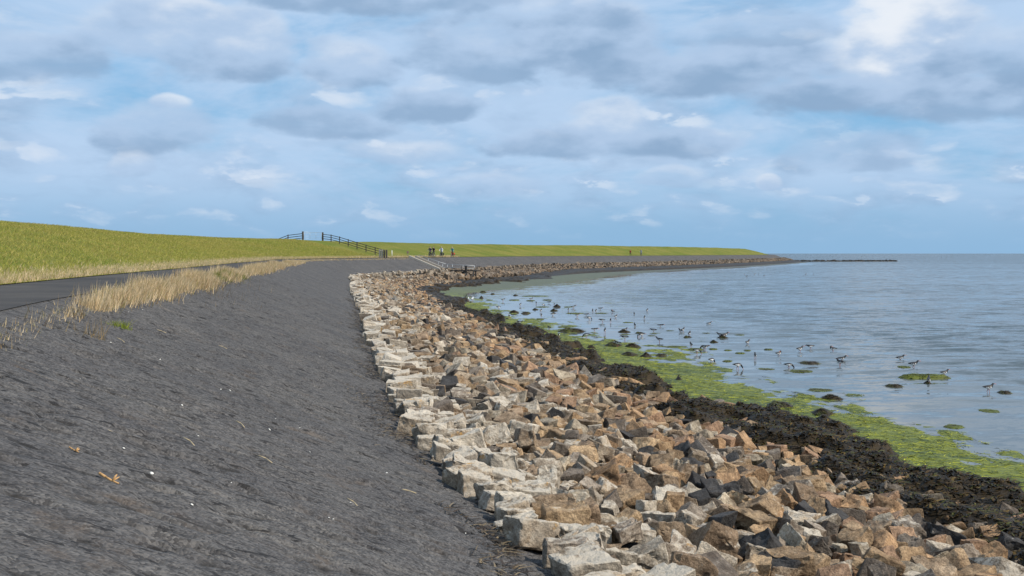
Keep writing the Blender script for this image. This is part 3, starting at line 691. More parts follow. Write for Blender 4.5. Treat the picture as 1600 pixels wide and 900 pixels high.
# ------------------------------------------------------------------ litter on the asphalt slope
M_DRIFT = plain('driftwood', (.46, .27, .11), .75, var=.35, scale=25); M_SHELL = plain('bleached_shell', (.70, .68, .62), .5, var=.12); M_REED = plain('dry_reed', (.45, .36, .22), .7)
def on_slope(s, o, up=0.0):
    p = at(np.array(s), np.array(o)); z = float(z_slope(np.array(o)) + asphalt_relief(np.array(s), np.array(o))); return Vector((p[0], p[1], z + up))
def driftwood(x, y, k, label):
    s_, o_ = slope_at(x, y); root = empty('driftwood', on_slope(s_, o_), label=label, cat='driftwood')
    pts = [Vector(q) * k for q in ((-.10, .03, .03), (-.03, .0, .024), (.05, -.035, .02), (.12, -.05, .02))]
    b, t, n_ = frame(s_); tilt = Euler((0, R(18), 0)).to_matrix()
    pts = [tilt @ Vector(q) for q in pts]
    bm = bmesh.new()
    for i, (a, b_) in enumerate(zip(pts[:-1], pts[1:])): bm_tube(bm, a, b_, (.014 - .002 * i) * k, (.013 - .003 * i) * k, 8)
    bmesh.ops.create_icosphere(bm, subdivisions=1, radius=.017 * k, matrix=Matrix.Translation(pts[0])); obj('stem', bm_mesh('stem', bm, [M_DRIFT], True), root)
    bm = bmesh.new()
    for q in ((.07, .01, .05), (.09, -.01, .06), (.10, .02, .03)): bm_tube(bm, pts[2], Vector(q) * k, .007, .003, 6)
    obj('twig', bm_mesh('twig', bm, [M_DRIFT], True), root)
driftwood(172, 747, .62, 'forked orange brown driftwood stick lying on the dark asphalt slope')
driftwood(112, 716, .34, 'short broken end of orange driftwood on the asphalt slope')
shell_me = []
for k in range(3):
    bm = bmesh.new(); bmesh.ops.create_uvsphere(bm, u_segments=10, v_segments=6, radius=1)
    for v_ in bm.verts: v_.co = Vector((v_.co.x * (1.25 - .2 * k), v_.co.y * (.6 + .15 * k) * (1 + .25 * v_.co.x), max(v_.co.z, -.12) * .45 * (1 - .3 * v_.co.x)))
    shell_me.append(bm_mesh('shell', bm, [M_SHELL], True))
for x, y in ((515, 819), (237, 752), (362, 773), (190, 720), (420, 672), (467, 669), (300, 790), (520, 819), (552, 798), (430, 655), (500, 560), (330, 605), (300, 590), (248, 570), (205, 491), (224, 488), (345, 610), (360, 612), (398, 586),
             (122, 604), (266, 848), (485, 712), (604, 740), (738, 846), (575, 586), (285, 640), (176, 538), (228, 866), (310, 690)):
    s_, o_ = slope_at(x, y); o = obj('shell', random.choice(shell_me), label='small white shell or bleached chip lying on the dark asphalt slope', cat='shell', group='shells scattered on the asphalt slope')
    o.location = on_slope(s_, min(o_, -.1), .008); o.rotation_euler = (random.gauss(0, .2), random.gauss(.3, .2), random.uniform(0, 6.28)); k = random.uniform(.007, .015); o.scale = (k, k, k)
for x, y in ((176, 684), (375, 675), (555, 797), (413, 725), (190, 536), (347, 547), (295, 700), (640, 778), (250, 470 + 55)):
    s_, o_ = slope_at(x, y); o = tube_obj('reed_stem', [(-.07, 0, .006), (0, .012, .010), (.08, 0, .006)], .0045, M_REED, None, 6)
    put(o, label='short pale dry reed stem lying on the asphalt slope', cat='reed', group='reed stems on the asphalt slope'); o.location = on_slope(s_, o_, .010); o.rotation_euler = (0, R(20), random.uniform(-.9, .6))

# ------------------------------------------------------------------ weed covered mounds standing in the shallows
def clump_mesh(seed, green):
    r_ = np.random.default_rng(seed); na, nr = 26, 8; a, q = np.meshgrid(np.linspace(0, 2 * math.pi, na, endpoint=False), np.linspace(0, 1, nr), indexing='ij')
    edge = 1 + .55 * fbm(np.cos(a) * 1.6 + seed, np.sin(a) * 1.6, seed, 3) * 1.4; x, y = np.cos(a) * q * edge, np.sin(a) * q * edge
    z = (1 - q ** 1.7) * (.6 + .9 * (fbm(x * 2.2 + seed, y * 2.2, seed + 3, 3) + .5)) - .10
    if green: z = np.minimum(z, .38 + .2 * fbm(x * 3, y * 3, seed, 3))
    i = (np.arange(na)[:, None] * nr + np.arange(nr - 1)[None]); j = (((np.arange(na) + 1) % na)[:, None] * nr + np.arange(nr - 1)[None])
    F = np.stack([i, i + 1, j + 1, j], -1).reshape(-1, 4); V = np.stack([x, y, z], -1).reshape(-1, 3)
    g = np.clip(.5 + 2.2 * fbm(V[:, 0] * 2 + 9, V[:, 1] * 2, seed + 7, 2) + (.35 if green else -.42) - .4 * V[:, 2] * (0 if green else 1), 0, 1)[:, None]
    C = np.concatenate([np.array([.045, .034, .018]) * (1 - g) + np.array([.105, .125, .018]) * g, np.ones((len(V), 1))], 1)
    me = mesh_np('mound', V, F, [M_WEED], True, C)
    n = 420; k = r_.integers(0, len(V), n); pos = V[k] + r_.normal(0, .05, (n, 3)) * [1, 1, 0]
    Vr, Fr, Cr = ribbons(n, pos, .26, .06, .6, np.clip(C[k] * r_.uniform(.6, 1.5, (n, 1)), 0, 1), .8, 2, .5)
    return me, mesh_np('fronds', Vr, Fr, [M_WEED], True, Cr)
CLUMP = {g: [clump_mesh(300 + 10 * k + (5 if g else 0), g) for k in range(5)] for g in (False, True)}
CL = [(1397, 602, 35, 0), (1449, 597, 14, 0), (1197, 575, 32, 1), (1252, 578, 40, 1), (1265, 566, 42, 0), (1155, 522, 18, 1), (1103, 519, 15, 1), (1098, 531, 20, 1), (1115, 533, 14, 0), (1201, 544, 15, 1), (1136, 563, 18, 1), (1168, 545, 13, 1),
      (1156, 550, 17, 1), (1137, 545, 13, 1), (1129, 526, 18, 0), (1282, 608, 52, 1), (1335, 616, 38, 1), (1298, 621, 36, 0), (1047, 515, 18, 1), (1054, 540, 42, 1), (1075, 526, 18, 0), (975, 517, 22, 0), (976, 521, 20, 1), (1000, 519, 20, 0), (1023, 519, 20, 1), (1018, 523, 18, 1),
      (1086, 544, 25, 1), (1114, 543, 14, 1), (1137, 562, 16, 1), (981, 502, 18, 1), (940, 488, 25, 1), (805, 460, 10, 0), (835, 461, 46, 1), (803, 467, 18, 1), (829, 468, 15, 1), (855, 467, 16, 1), (847, 478, 24, 1), (870, 478, 16, 0), (887, 478, 14, 1), (836, 482, 12, 0),
      (865, 484, 14, 0), (803, 487, 16, 0), (822, 488, 16, 0), (898, 488, 32, 1), (844, 497, 16, 1), (884, 509, 30, 1), (895, 516, 50, 0), (765, 467, 12, 1), (752, 464, 8, 0), (770, 458, 8, 0), (755, 455, 12, 0), (960, 539, 30, 0), (988, 541, 24, 0), (982, 554, 28, 0), (1009, 556, 20, 0), (1034, 554, 22, 0),
      (1220, 636, 45, 0), (1285, 647, 36, 0), (1287, 658, 32, 0), (1291, 668, 32, 0), (1222, 650, 36, 0), (1322, 560, 24, 1), (1412, 571, 22, 1), (1545, 640, 36, 1), (1570, 612, 26, 0), (1490, 664, 30, 1)]
# picture position of each body, pose, heading (0 = away, 90 = right)
BIRDS = [(786, 468, 's', 80), (830, 466, 's', 60), (813, 475, 's', 20), (838, 472, 's', 0), (849, 474, 'f', 40), (858, 471, 's', 100), (866, 474, 's', 0), (779, 480, 'r', 250), (845, 484, 's', 30), (888, 482, 's', 10), (896, 478, 's', 90), (864, 489, 'r', 80), (846, 492, 's', 20), (858, 512, 's', 330), (873, 525, 'f', 10), (916, 523, 'f', 280), (929, 515, 'r', 100),
         (902, 491, 's', 60), (916, 489, 'r', 100), (921, 495, 'f', 70), (926, 484, 's', 5), (931, 484, 's', 20), (812, 504, 'r', 280), (796, 494, 's', 200), (938, 480, 'r', 110), (957, 485, 'p', 300), (962, 492, 's', 50), (991, 488, 's', 0), (1011, 483, 's', 30), (1007, 494, 's', 15), (941, 499, 'r', 275), (954, 499, 's', 180), (992, 506, 's', 0),
         (1032, 506, 'r', 90), (1108, 503, 's', 80), (976, 513, 's', 60), (945, 516, 's', 20), (1021, 514, 'r', 300), (998, 521, 'f', 350), (1003, 520, 'r', 60), (1063, 514, 's', 340), (1067, 513, 's', 40), (1077, 519, 's', 20), (1124, 520, 's', 310), (1129, 522, 'f', 260), (1133, 521, 's', 60), (976, 527, 'r', 285), (1030, 529, 's', 300), (1080, 536, 's', 0), (1099, 539, 'f', 330), (1102, 539, 'r', 85),
         (1089, 546, 'f', 75), (1112, 562, 'f', 60), (965, 536, 's', 300), (1168, 532, 's', 45), (1180, 554, 's', 10), (1217, 549, 'p', 60), (1250, 543, 's', 70), (1266, 538, 'r', 285), (1301, 542, 'p', 280), (1153, 570, 'f', 85), (1233, 567, 'f', 100), (1316, 557, 's', 80), (1312, 564, 's', 340), (1407, 556, 's', 85), (1428, 566, 's', 80), (1476, 578, 's', 75), (1451, 590, 's', 30), (1545, 604, 's', 70),
         (1163, 428, 's', 40), (1167, 431, 's', 90), (1179, 428, 's', 60), (1185, 428, 's', 0), (1194, 430, 'r', 80), (1259, 428, 's', 70), (1271, 428, 's', 10)]
for x, y, wpx, g in CL:
    p = on_level(x, y + 2, 0.0); s_, o_ = so_of(p.x, p.y); hw = wpx / 2 / FPX * p.y; z0 = max(float(z_flat(np.array(s_), np.array(o_))), -.03)
    me, fr = random.choice(CLUMP[bool(g)])
    in_water = z0 < .02
    lb = ('low green algae covered mound standing in the shallow water' if g else 'dark brown seaweed mound standing in the shallow water') if in_water else \
         ('low green algae covered mound on the wet green flat' if g else 'dark brown seaweed mound on the wet green flat')
    e = empty('seaweed_mound', (p.x, p.y, z0), random.uniform(-.2, .2), label=lb, cat='seaweed', group=lb.replace('mound', 'mounds'))
    size_w = 'small' if hw < .3 else ('broad' if hw > .65 else 'middling')
    bird_by = any((on_level(b_[0], b_[1], .2) - p).length < hw + .35 for b_ in BIRDS)
    lb = size_w + ' ' + lb + (' with an oystercatcher beside it' if bird_by else ''); e['label'] = lb; e['group'] = lb.replace('mound', 'mounds')
    hgt = min(.20, (.055 if g else .075) + .07 * hw + .0010 * p.y) * random.uniform(.8, 1.2); e.scale = (hw, hw * random.uniform(.8, 1.2) + .15, hgt)
    obj('mound', me, e); obj('fronds', fr, e)
p = on_level(1441, 590, 0.0); e = empty('seaweed_bar', (p.x, p.y, -.01), .03, label='long low bar of green and brown weed with an oystercatcher at its end', cat='seaweed'); e.scale = (.92, .45, .30)
me, fr = CLUMP[True][0]; obj('mound', me, e); obj('fronds', fr, e)

# ------------------------------------------------------------------ figures grown from a skeleton
def skin(name, verts, edges, radii, mats, face_mat, root=0, sub=1):
    me = bpy.data.meshes.new(name); me.from_pydata([tuple(v_) for v_ in verts], edges, []); o = bpy.data.objects.new(name, me); COL.objects.link(o)
    md = o.modifiers.new('skin', 'SKIN'); md.use_smooth_shade = True
    for k, r_ in enumerate(radii):
        sv_ = me.skin_vertices[0].data[k]; sv_.radius = r_ if isinstance(r_, tuple) else (r_, r_); sv_.use_root = (k == root)
    sb = o.modifiers.new('sub', 'SUBSURF'); sb.levels = sub; sb.render_levels = sub
    bpy.context.view_layer.update(); dg = bpy.context.evaluated_depsgraph_get(); out = bpy.data.meshes.new_from_object(o.evaluated_get(dg)); out.name = name
    bpy.data.objects.remove(o); out.materials.clear()
    for m_ in mats: out.materials.append(m_)
    for p_ in out.polygons: p_.material_index = face_mat(p_.center, p_.normal); p_.use_smooth = True
    return out
class Sk:
    def __init__(self): self.v, self.e, self.r = [], [], []
    def add(self, p, r, to=None):
        self.v.append(Vector(p)); self.r.append(r); i = len(self.v) - 1
        if to is not None: self.e.append((to, i))
        return i
    def chain(self, start, pts):
        for p, r in pts: start = self.add(p, r, start)
        return start
# oystercatchers (head towards +Y, standing on z = 0)
M_BLACK = plain('black_plumage', (.012, .012, .014), .55); M_WHITE = plain('white_plumage', (.78, .78, .76), .7, var=.06); M_BILL = plain('orange_bill', (.62, .13, .03), .4); M_LEG = plain('pink_leg', (.50, .22, .20), .5); M_GULL = plain('grey_plumage', (.42, .44, .47), .6)
def bird_mesh(name, pose, gull=False):
    k = Sk(); b = k.add((0, 0, .215), (.068, .072)); k.chain(b, [((0, -.085, .222), (.056, .055)), ((0, -.16, .228), (.030, .028)), ((0, -.225, .228), (.014, .010))])
    if pose == 'feed': pts = [((0, .075, .222), (.058, .058)), ((0, .125, .190), .036), ((0, .165, .140), .032), ((0, .185, .105), .028), ((0, .205, .060), .009), ((0, .222, .005), .005)]
    elif pose == 'preen': pts = [((0, .075, .235), (.058, .060)), ((0, .105, .285), .034), ((.02, .085, .325), .034), ((.045, .05, .320), .027), ((.06, .01, .300), .009), ((.07, -.04, .275), .005)]
    elif pose == 'reach': pts = [((0, .075, .228), (.058, .058)), ((0, .125, .245), .036), ((0, .170, .262), .034), ((0, .200, .258), .027), ((0, .235, .240), .009), ((0, .290, .210), .005)]
    else: pts = [((0, .075, .235), (.058, .060)), ((0, .115, .275), .036), ((0, .140, .320), .035), ((0, .165, .322), .028), ((0, .195, .315), .009), ((0, .262, .303), .005)]
    if gull: pts = pts[:-2] + [(Vector(pts[-3][0]) + Vector((0, .03, -.008)), .009), (Vector(pts[-3][0]) + Vector((0, .05, -.014)), .006)]
    k.chain(b, pts); hip = []
    for sg in (-1, 1):
        st = .03 if sg > 0 else -.015
        f = k.chain(b, [((sg * .032, -.01, .165), .022), ((sg * .030, -.012 + st * .3, .115), .009), ((sg * .030, -.03 + st, .075), .008), ((sg * .030, st - .005, .012), .007)])
        for dx in (-.022, 0, .022): k.add((sg * .030 + dx, st + .038, .006), .005, f)
    head_y = pts[1][0][1]; tipi = Vector(pts[-2][0]); h3 = Vector(pts[-3][0])
    bd = (Vector(pts[-1][0]) - h3).normalized()
    def fm(c, n):
        c = Vector(c)
        ax_ = (c - h3).dot(bd)
        if ax_ > .022 and (c - h3 - bd * ax_).length < .016: return 2
        if c.z < .150 and abs(c.x) > .012 and c.y < .09: return 3
        if gull: return 4 if (n.z > .25 and c.y < .06 and c.z > .22) or c.y < -.2 else 1
        if c.y > .085 or (pose == 'preen' and c.z > .27): return 0
        if c.z < .206 - .10 * max(0, c.y) and c.y > -.18: return 1
        if n.z < .1 and .01 < c.y < .06 and c.z < .235: return 1
        return 0
    return skin(name, k.v, k.e, k.r, [M_BLACK, M_WHITE, M_BILL, M_LEG, M_GULL], fm)
BIRD = {q: bird_mesh('oystercatcher', q) for q in ('stand', 'feed', 'reach', 'preen')}
GULL = bird_mesh('gull', 'stand', True)
def foot(x, y):
    p = on_level(x, y, .20); s_, o_ = so_of(p.x, p.y); return p, max(float(z_flat(np.array(s_), np.array(o_))), -.085), o_
POSE = {'s': ('stand', 'standing upright'), 'f': ('feed', 'probing down with its bill'), 'r': ('reach', 'stretching its neck forward'), 'p': ('preen', 'preening with its head turned back')}
for x, y, q, hd in BIRDS:
    p, z0, o_ = foot(x, y); far = p.y > 150
    where = 'far out in the open bay' if far else ('in the shallow water' if z0 < .0 else 'on the wet green algae')
    face = ('facing the far dike', 'facing the open sea', 'facing back along the shore', 'facing the stones')[int(((hd + 45) % 360) // 90)]
    lb = f'oystercatcher {POSE[q][1]} {where}, {face}'
    o = obj('oystercatcher', BIRD[POSE[q][0]], label=lb, cat='bird', group=lb.replace('oystercatcher', 'oystercatchers'))
    o.location = (p.x, p.y, z0); o.rotation_euler = (0, 0, -R(hd + random.uniform(-12, 12))); k = random.uniform(.92, 1.08) * (1.0 if not far else 1.1); o.scale = (k, k, k)
for x, y in ((732, 469), (738, 468)):
    p, z0, o_ = foot(x, y); o = obj('gull', GULL, label='white gull resting on the algae where seaweed meets the bay water', cat='bird', group='gulls by the seaweed')
    o.location = (p.x, p.y, z0); o.rotation_euler = (0, 0, R(-80 + 20 * (x % 7))); o.scale = (1.3, 1.3, 1.3)

# ------------------------------------------------------------------ people and bicycles on the path
M_SKIN = plain('skin', (.50, .31, .22), .6, var=.08); M_HAIR = plain('hair', (.10, .07, .05), .7); M_HAIRG = plain('grey_hair', (.42, .41, .40), .7); M_SHOE = plain('shoe', (.03, .03, .03), .6)
M_TYRE = plain('tyre', (.015, .015, .016), .8); M_METAL = plain('bike_metal', (.45, .46, .48), .35, .9, .08); M_EYE = plain('eye', (.02, .02, .02), .3)
def cloth(name, c): return plain(name, c, .85, var=.15, scale=18)
def hand(k, wrist, d, side):
    """palm, four fingers of unequal length and a thumb leaving the side of the palm"""
    w_ = k.v[wrist]; d = Vector(d).normalized(); sd = Vector(side).normalized(); palm = k.add(w_ + d * .06, (.030, .018), wrist)
    for j, L in enumerate((.068, .080, .074, .058)):
        o_ = sd * (.026 - .0175 * j); a = k.add(w_ + d * .095 + o_, .0095, palm); k.add(w_ + d * (.095 + L * .7) + o_ + Vector((0, 0, -.02)), .008, a)
    a = k.add(w_ + d * .055 + sd * .045, .010, palm); k.add(w_ + d * .085 + sd * .058 + Vector((0, 0, -.012)), .008, a)
def person_mesh(pose, top, legs, mats):
    k = Sk()
    if pose == 'ride':
        hip = Vector((0, -.12, .98)); k.add(hip, (.155, .12)); chest = Vector((0, .06, 1.36)); neck = Vector((0, .11, 1.50)); head = Vector((0, .17, 1.635))
        knees = {1: Vector((.11, .26, .72)), -1: Vector((-.11, .22, .90))}; ankles = {1: Vector((.12, .12, .30)), -1: Vector((-.12, .10, .50))}; elbows = {1: Vector((.30, .22, 1.20)), -1: Vector((-.30, .22, 1.20))}; wrists = {1: Vector((.27, .40, 1.08)), -1: Vector((-.27, .40, 1.08))}
    else:
        hip = Vector((0, 0, .93)); k.add(hip, (.155, .11)); chest = Vector((0, .03, 1.30)); neck = Vector((0, .04, 1.48)); head = Vector((0, .07, 1.64))
        knees = {1: Vector((.10, .16, .50)), -1: Vector((-.10, -.02, .48))}; ankles = {1: Vector((.10, .24, .09)), -1: Vector((-.10, -.28, .13))}; elbows = {1: Vector((.27, -.08, 1.12)), -1: Vector((-.27, .06, 1.12))}; wrists = {1: Vector((.27, .02, .90)), -1: Vector((-.27, .24, .95))}
    c1 = k.add(hip.lerp(chest, .5), (.150, .105), 0); c2 = k.add(chest, (.180, .115), c1); nk = k.add(neck, .058, c2)
    h1 = k.add(neck.lerp(head, .55), (.070, .075), nk); h2 = k.add(head, (.082, .098), h1); h3 = k.add(head + Vector((0, -.005, .075)), (.066, .078), h2); k.add(head + Vector((0, .098, -.025)), .011, h2)
    for sg in (-1, 1): k.add(head + Vector((sg * .092, -.01, 0)), .018, h2)
    for sg in (-1, 1):
        sh = k.add(chest + Vector((sg * .175, .01, .09)), .072, c2); el_ = k.chain(sh, [((chest + Vector((sg * .175, .01, .09))).lerp(elbows[sg], .5), .056), (elbows[sg], .047), (elbows[sg].lerp(wrists[sg], .5), .042), (wrists[sg], .031)])
        hand(k, el_, (wrists[sg] - elbows[sg]) if pose != 'ride' else (0, .9, -.25), (-sg, 0, 0))
        lg = k.chain(0, [(hip + Vector((sg * .095, .01, -.06)), .098), ((hip + Vector((sg * .095, 0, -.05))).lerp(knees[sg], .5), .084), (knees[sg], .064), (knees[sg].lerp(ankles[sg], .4), .060), (ankles[sg], .042)])
        k.chain(lg, [(ankles[sg] + Vector((0, .07, -.045)), (.042, .034)), (ankles[sg] + Vector((0, .19, -.06)), (.036, .024))])
    zb_ = hip.z - .02
    def fm(c, n):
        c = Vector(c)
        if c.z > neck.z - .01 and (Vector((c.x, c.y, 0)) - Vector((head.x, head.y, 0))).length < .2: return 2
        for sg in (-1, 1):
            if (c - wrists[sg]).dot((wrists[sg] - elbows[sg]).normalized()) > .0 and (c - wrists[sg]).length < .25: return 2
            if (c - ankles[sg]).length < .26 and c.z < ankles[sg].z + .01 and c.y > ankles[sg].y - .07: return 3
        if c.z > zb_ and not any((c - knees[sg]).length < .17 for sg in (-1, 1)): return 0
        return 1
    return skin('person', k.v, k.e, k.r, mats, fm), head
def person(pose, loc, rz, top, legs, hairm, label, long_hair=False, group=None):
    mats = [cloth('jacket', top), cloth('trousers', legs), M_SKIN, M_SHOE]; me, head = person_mesh(pose, top, legs, mats)
    o = obj('person', me, label=label, cat='person', group=group); o.location = loc; o.rotation_euler = (0, 0, rz)
    bm = bmesh.new(); bmesh.ops.create_uvsphere(bm, u_segments=14, v_segments=9, radius=1)
    for v_ in bm.verts:
        c = v_.co.copy(); v_.co = head + Vector((c.x * .099, c.y * .112 - .018, c.z * .10 + .045))
        if c.y > .25 and c.z < .25: v_.co += Vector((0, -.075, .02))
        if c.z < -.3: v_.co.z -= .07 if long_hair else 0; v_.co.y -= .01
    obj('hair', bm_mesh('hair', bm, [hairm], True), o)
    for sg in (-1, 1):
        bm = bmesh.new(); bmesh.ops.create_uvsphere(bm, u_segments=8, v_segments=6, radius=.013, matrix=Matrix.Translation(head + Vector((sg * .034, .092, .012)))); obj('eye', bm_mesh('eye', bm, [M_EYE], True), o)
    return o
def bicycle(loc, rz, paint, label, bag=None):
    root = empty('bicycle', loc, rz, label=label, cat='bicycle'); mp = plain('frame_paint', paint, .35)
    bm = bmesh.new(); bb, hd, st, rear, fr = (0, .0, .30), (0, .42, .88), (0, -.16, .88), (0, -.48, .35), (0, .62, .35)
    for a, b_ in ((bb, hd), (bb, st), (st, (0, .40, .80)), (bb, rear), ((0, -.13, .78), rear)): bm_tube(bm, a, b_, .018)
    obj('frame', bm_mesh('frame', bm, [mp], True), root)
    bm = bmesh.new()
    for sg in (-.05, .05): bm_tube(bm, (sg, .62, .35), (sg * .8, .44, .78), .013)
    bm_tube(bm, (0, .45, .74), (0, .41, .98), .018); obj('fork', bm_mesh('fork', bm, [mp], True), root)
    tube_obj('handlebar', [(-.27, .30, 1.03), (-.24, .40, 1.05), (0, .41, 1.0), (.24, .40, 1.05), (.27, .30, 1.03)], .013, M_METAL, root)
    bm = bmesh.new(); vs = bm_box(bm, (0, -.19, .93), (.17, .27, .06)); bmesh.ops.bevel(bm, geom=bm.edges[:], offset=.025, segments=2, affect='EDGES')
    for v_ in bm.verts: v_.co.x *= .55 if v_.co.y > -.17 else 1.1
    bm_tube(bm, (0, -.17, .86), (0, -.18, .92), .014); obj('saddle', bm_mesh('saddle', bm, [M_TYRE], True), root)
    for y_ in (-.48, .62):
        bm = bmesh.new(); N_ = 28; vr = [[bm.verts.new((math.cos(j * math.tau / 8) * .021, y_ + math.cos(i * math.tau / N_) * (.335 + math.sin(j * math.tau / 8) * .021), .356 + math.sin(i * math.tau / N_) * (.335 + math.sin(j * math.tau / 8) * .021))) for j in range(8)] for i in range(N_)]
        for i in range(N_):
            for j in range(8): bm.faces.new((vr[i][j], vr[i][(j + 1) % 8], vr[(i + 1) % N_][(j + 1) % 8], vr[(i + 1) % N_][j]))
        wh = obj('wheel', bm_mesh('wheel', bm, [M_TYRE], True), root); bm = bmesh.new()
        for i in range(14): bm_tube(bm, (0, y_, .356), (0, y_ + math.cos(i * math.tau / 14) * .32, .356 + math.sin(i * math.tau / 14) * .32), .003, seg=4)
        bm_tube(bm, (-.05, y_, .356), (.05, y_, .356), .025); obj('spokes', bm_mesh('spokes', bm, [M_METAL], True), wh)
    for sg in (-1, 1): tube_obj('pedal', [(sg * .04, 0, .30), (sg * .06, .02 if sg > 0 else -.02, .20 if sg > 0 else .42), (sg * .15, .02 if sg > 0 else -.02, .20 if sg > 0 else .42)], .014, M_METAL, root)
    bm = bmesh.new(); bm_box(bm, (0, -.52, .74), (.13, .36, .02)); [bm_tube(bm, (sg * .06, -.6, .74), (sg * .06, -.48, .36), .007) for sg in (-1, 1)]; obj('luggage_rack', bm_mesh('luggage_rack', bm, [M_METAL]), root)
    if bag:
        mb = cloth('pannier_cloth', bag)
        for sg in (-1, 1):
            bm = bmesh.new(); bm_box(bm, (sg * .15, -.54, .56), (.15, .34, .34)); bmesh.ops.bevel(bm, geom=bm.edges[:], offset=.04, segments=2, affect='EDGES'); obj('pannier', bm_mesh('pannier', bm, [mb], True), root)
    return root
def s_at_px(x, o, z, lo, hi):
    q = np.arange(lo, hi, .25); p = at(q, np.full(len(q), o)); u = 800 + p[:, 0] / p[:, 1] * FPX; return float(q[np.argmin(np.abs(u - x))])
def on_path(x, o, lo=120, hi=520):
    s_ = s_at_px(x, o, 3.85, lo, hi); b, t, n_ = frame(s_); p = b + n_ * o; return Vector((p[0], p[1], 3.853)), math.atan2(-t[0], t[1])
for x, o_, top, legs, hm, paint, bag, flip, lb, lb2 in (
      (672, -6.8, (.035, .055, .10), (.02, .02, .028), M_HAIR, (.03, .03, .035), (.03, .03, .035), 0, 'cyclist in navy jacket and black trousers riding beside one in black', 'dark bicycle under the cyclist in the navy jacket'),
      (677.5, -5.8, (.014, .014, .016), (.02, .02, .022), M_HAIR, (.10, .10, .11), None, 0, 'cyclist dressed all in black riding just behind the navy jacket', 'grey bicycle under the cyclist in black'),
      (690, -6.3, (.62, .68, .72), (.07, .10, .16), M_HAIRG, (.02, .02, .022), (.02, .02, .022), 0, 'cyclist in white jacket and blue trousers riding on the path', 'black bicycle with dark bags under the cyclist in white'),
      (707, -6.4, (.07, .27, .27), (.03, .035, .04), M_HAIRG, (.30, .02, .02), (.50, .025, .03), 0, 'cyclist in teal jacket with red bags riding ahead of the others', 'bicycle with red side bags under the cyclist in teal'),
      (1002, -6.4, (.26, .32, .40), (.10, .12, .17), M_HAIRG, (.08, .09, .12), None, 0, 'distant cyclist in pale blue grey jacket on the far path', 'grey bicycle under the distant cyclist in blue grey')):
    p, rz = on_path(x, o_); rz += math.pi * 1.0
    bicycle(p, rz, paint, lb2, bag); person('ride', p, rz, top, legs, hm, lb, x == 690)
p, rz = on_path(985, -6.3); person('walk', p, rz, (.33, .05, .025), (.025, .02, .02), M_HAIR, 'distant walker in red jacket and dark trousers on the far path')

# ------------------------------------------------------------------ fence over the dike, gate, posts, stairs, railing
M_WOOD = plain('weathered_wood', (.075, .065, .055), .85, var=.3, scale=12); M_WOODG = plain('grey_wood', (.26, .25, .235), .85, var=.25, scale=12); M_GALV = plain('galvanised_steel', (.42, .45, .47), .45, .6, .1)
M_CONC = plain('pale_concrete', (.42, .38, .32), .85, var=.18, scale=6); M_CONCD = plain('worn_concrete', (.15, .13, .11), .9, var=.3, scale=4); M_POSTW = plain('white_post_paint', (.72, .72, .70), .6, var=.05); M_DARK = plain('wet_timber', (.02, .018, .016), .7)
def gz(s, o): return float(z_dike(np.array(s), np.array(o))) if o < O_PATH_IN else 3.853
def gp(s, o, up=0.0): p = at(np.array(s), np.array(o)); return Vector((p[0], p[1], (float(dike_z(np.array(s), np.array(o))) if o < O_PATH_IN else 3.853) + up))
s_f = s_at_px(603, -7.9, 4, 120, 260); s_g = s_at_px(505, O_CREST, 6.6, 120, 300); s_h = s_at_px(474, O_CREST - .6, 6.6, 110, 300)
def rail_fence(A, B, npost, label, h=1.12):
    root = empty('post_and_rail_fence', gp(*A), label=label, cat='fence'); inv = root.location.copy(); q = []
    for i in range(npost):
        f = i / (npost - 1); q.append(gp(A[0] + (B[0] - A[0]) * f, A[1] + (B[1] - A[1]) * f) - inv)
    for g in q:
        bm = bmesh.new(); bm_box(bm, g + Vector((0, 0, h / 2 - .15)), (.13, .13, h + .3)); bmesh.ops.bevel(bm, geom=bm.edges[:], offset=.015, affect='EDGES'); obj('post', bm_mesh('post', bm, [M_WOOD]), root)
    for a, b_ in zip(q[:-1], q[1:]):
        for hz_ in (.32, .66, 1.0):
            d = b_ - a; c = (a + b_) / 2 + Vector((0, 0, hz_)); rot = d.to_track_quat('X', 'Z').to_matrix(); bm = bmesh.new(); bm_box(bm, c, (d.length + .1, .045, .095), rot); obj('rail', bm_mesh('rail', bm, [M_WOOD]), root)
rail_fence((s_f, -8.1), (s_g, O_CREST), 8, 'dark wooden post and rail fence climbing the grass dike to the gate')
rail_fence((s_h, O_CREST - .6), (s_h + 1.0, O_CREST - 11), 5, 'dark wooden fence dropping behind the dike crest left of the gate')
A, B = gp(s_g, O_CREST), gp(s_h, O_CREST - .6); root = empty('field_gate', A, label='thin metal field gate between two thick posts on the dike crest', cat='gate')
d = B - A
for q in (Vector((0, 0, 0)), d):
    bm = bmesh.new(); bm_box(bm, q + Vector((0, 0, .55)), (.24, .24, 1.55)); bmesh.ops.bevel(bm, geom=bm.edges[:], offset=.02, affect='EDGES'); obj('gate_post', bm_mesh('gate_post', bm, [M_WOOD]), root)
for hz_ in (.25, .5, .75, 1.0, 1.24): tube_obj('bar', [d * .05 + Vector((0, 0, hz_)), d * .95 + Vector((0, 0, hz_))], .022 if hz_ > 1.2 else .012, M_GALV, root)
for f in (.05, .35, .65, .95): tube_obj('upright', [d * f + Vector((0, 0, .22)), d * f + Vector((0, 0, 1.24))], .016, M_GALV, root)
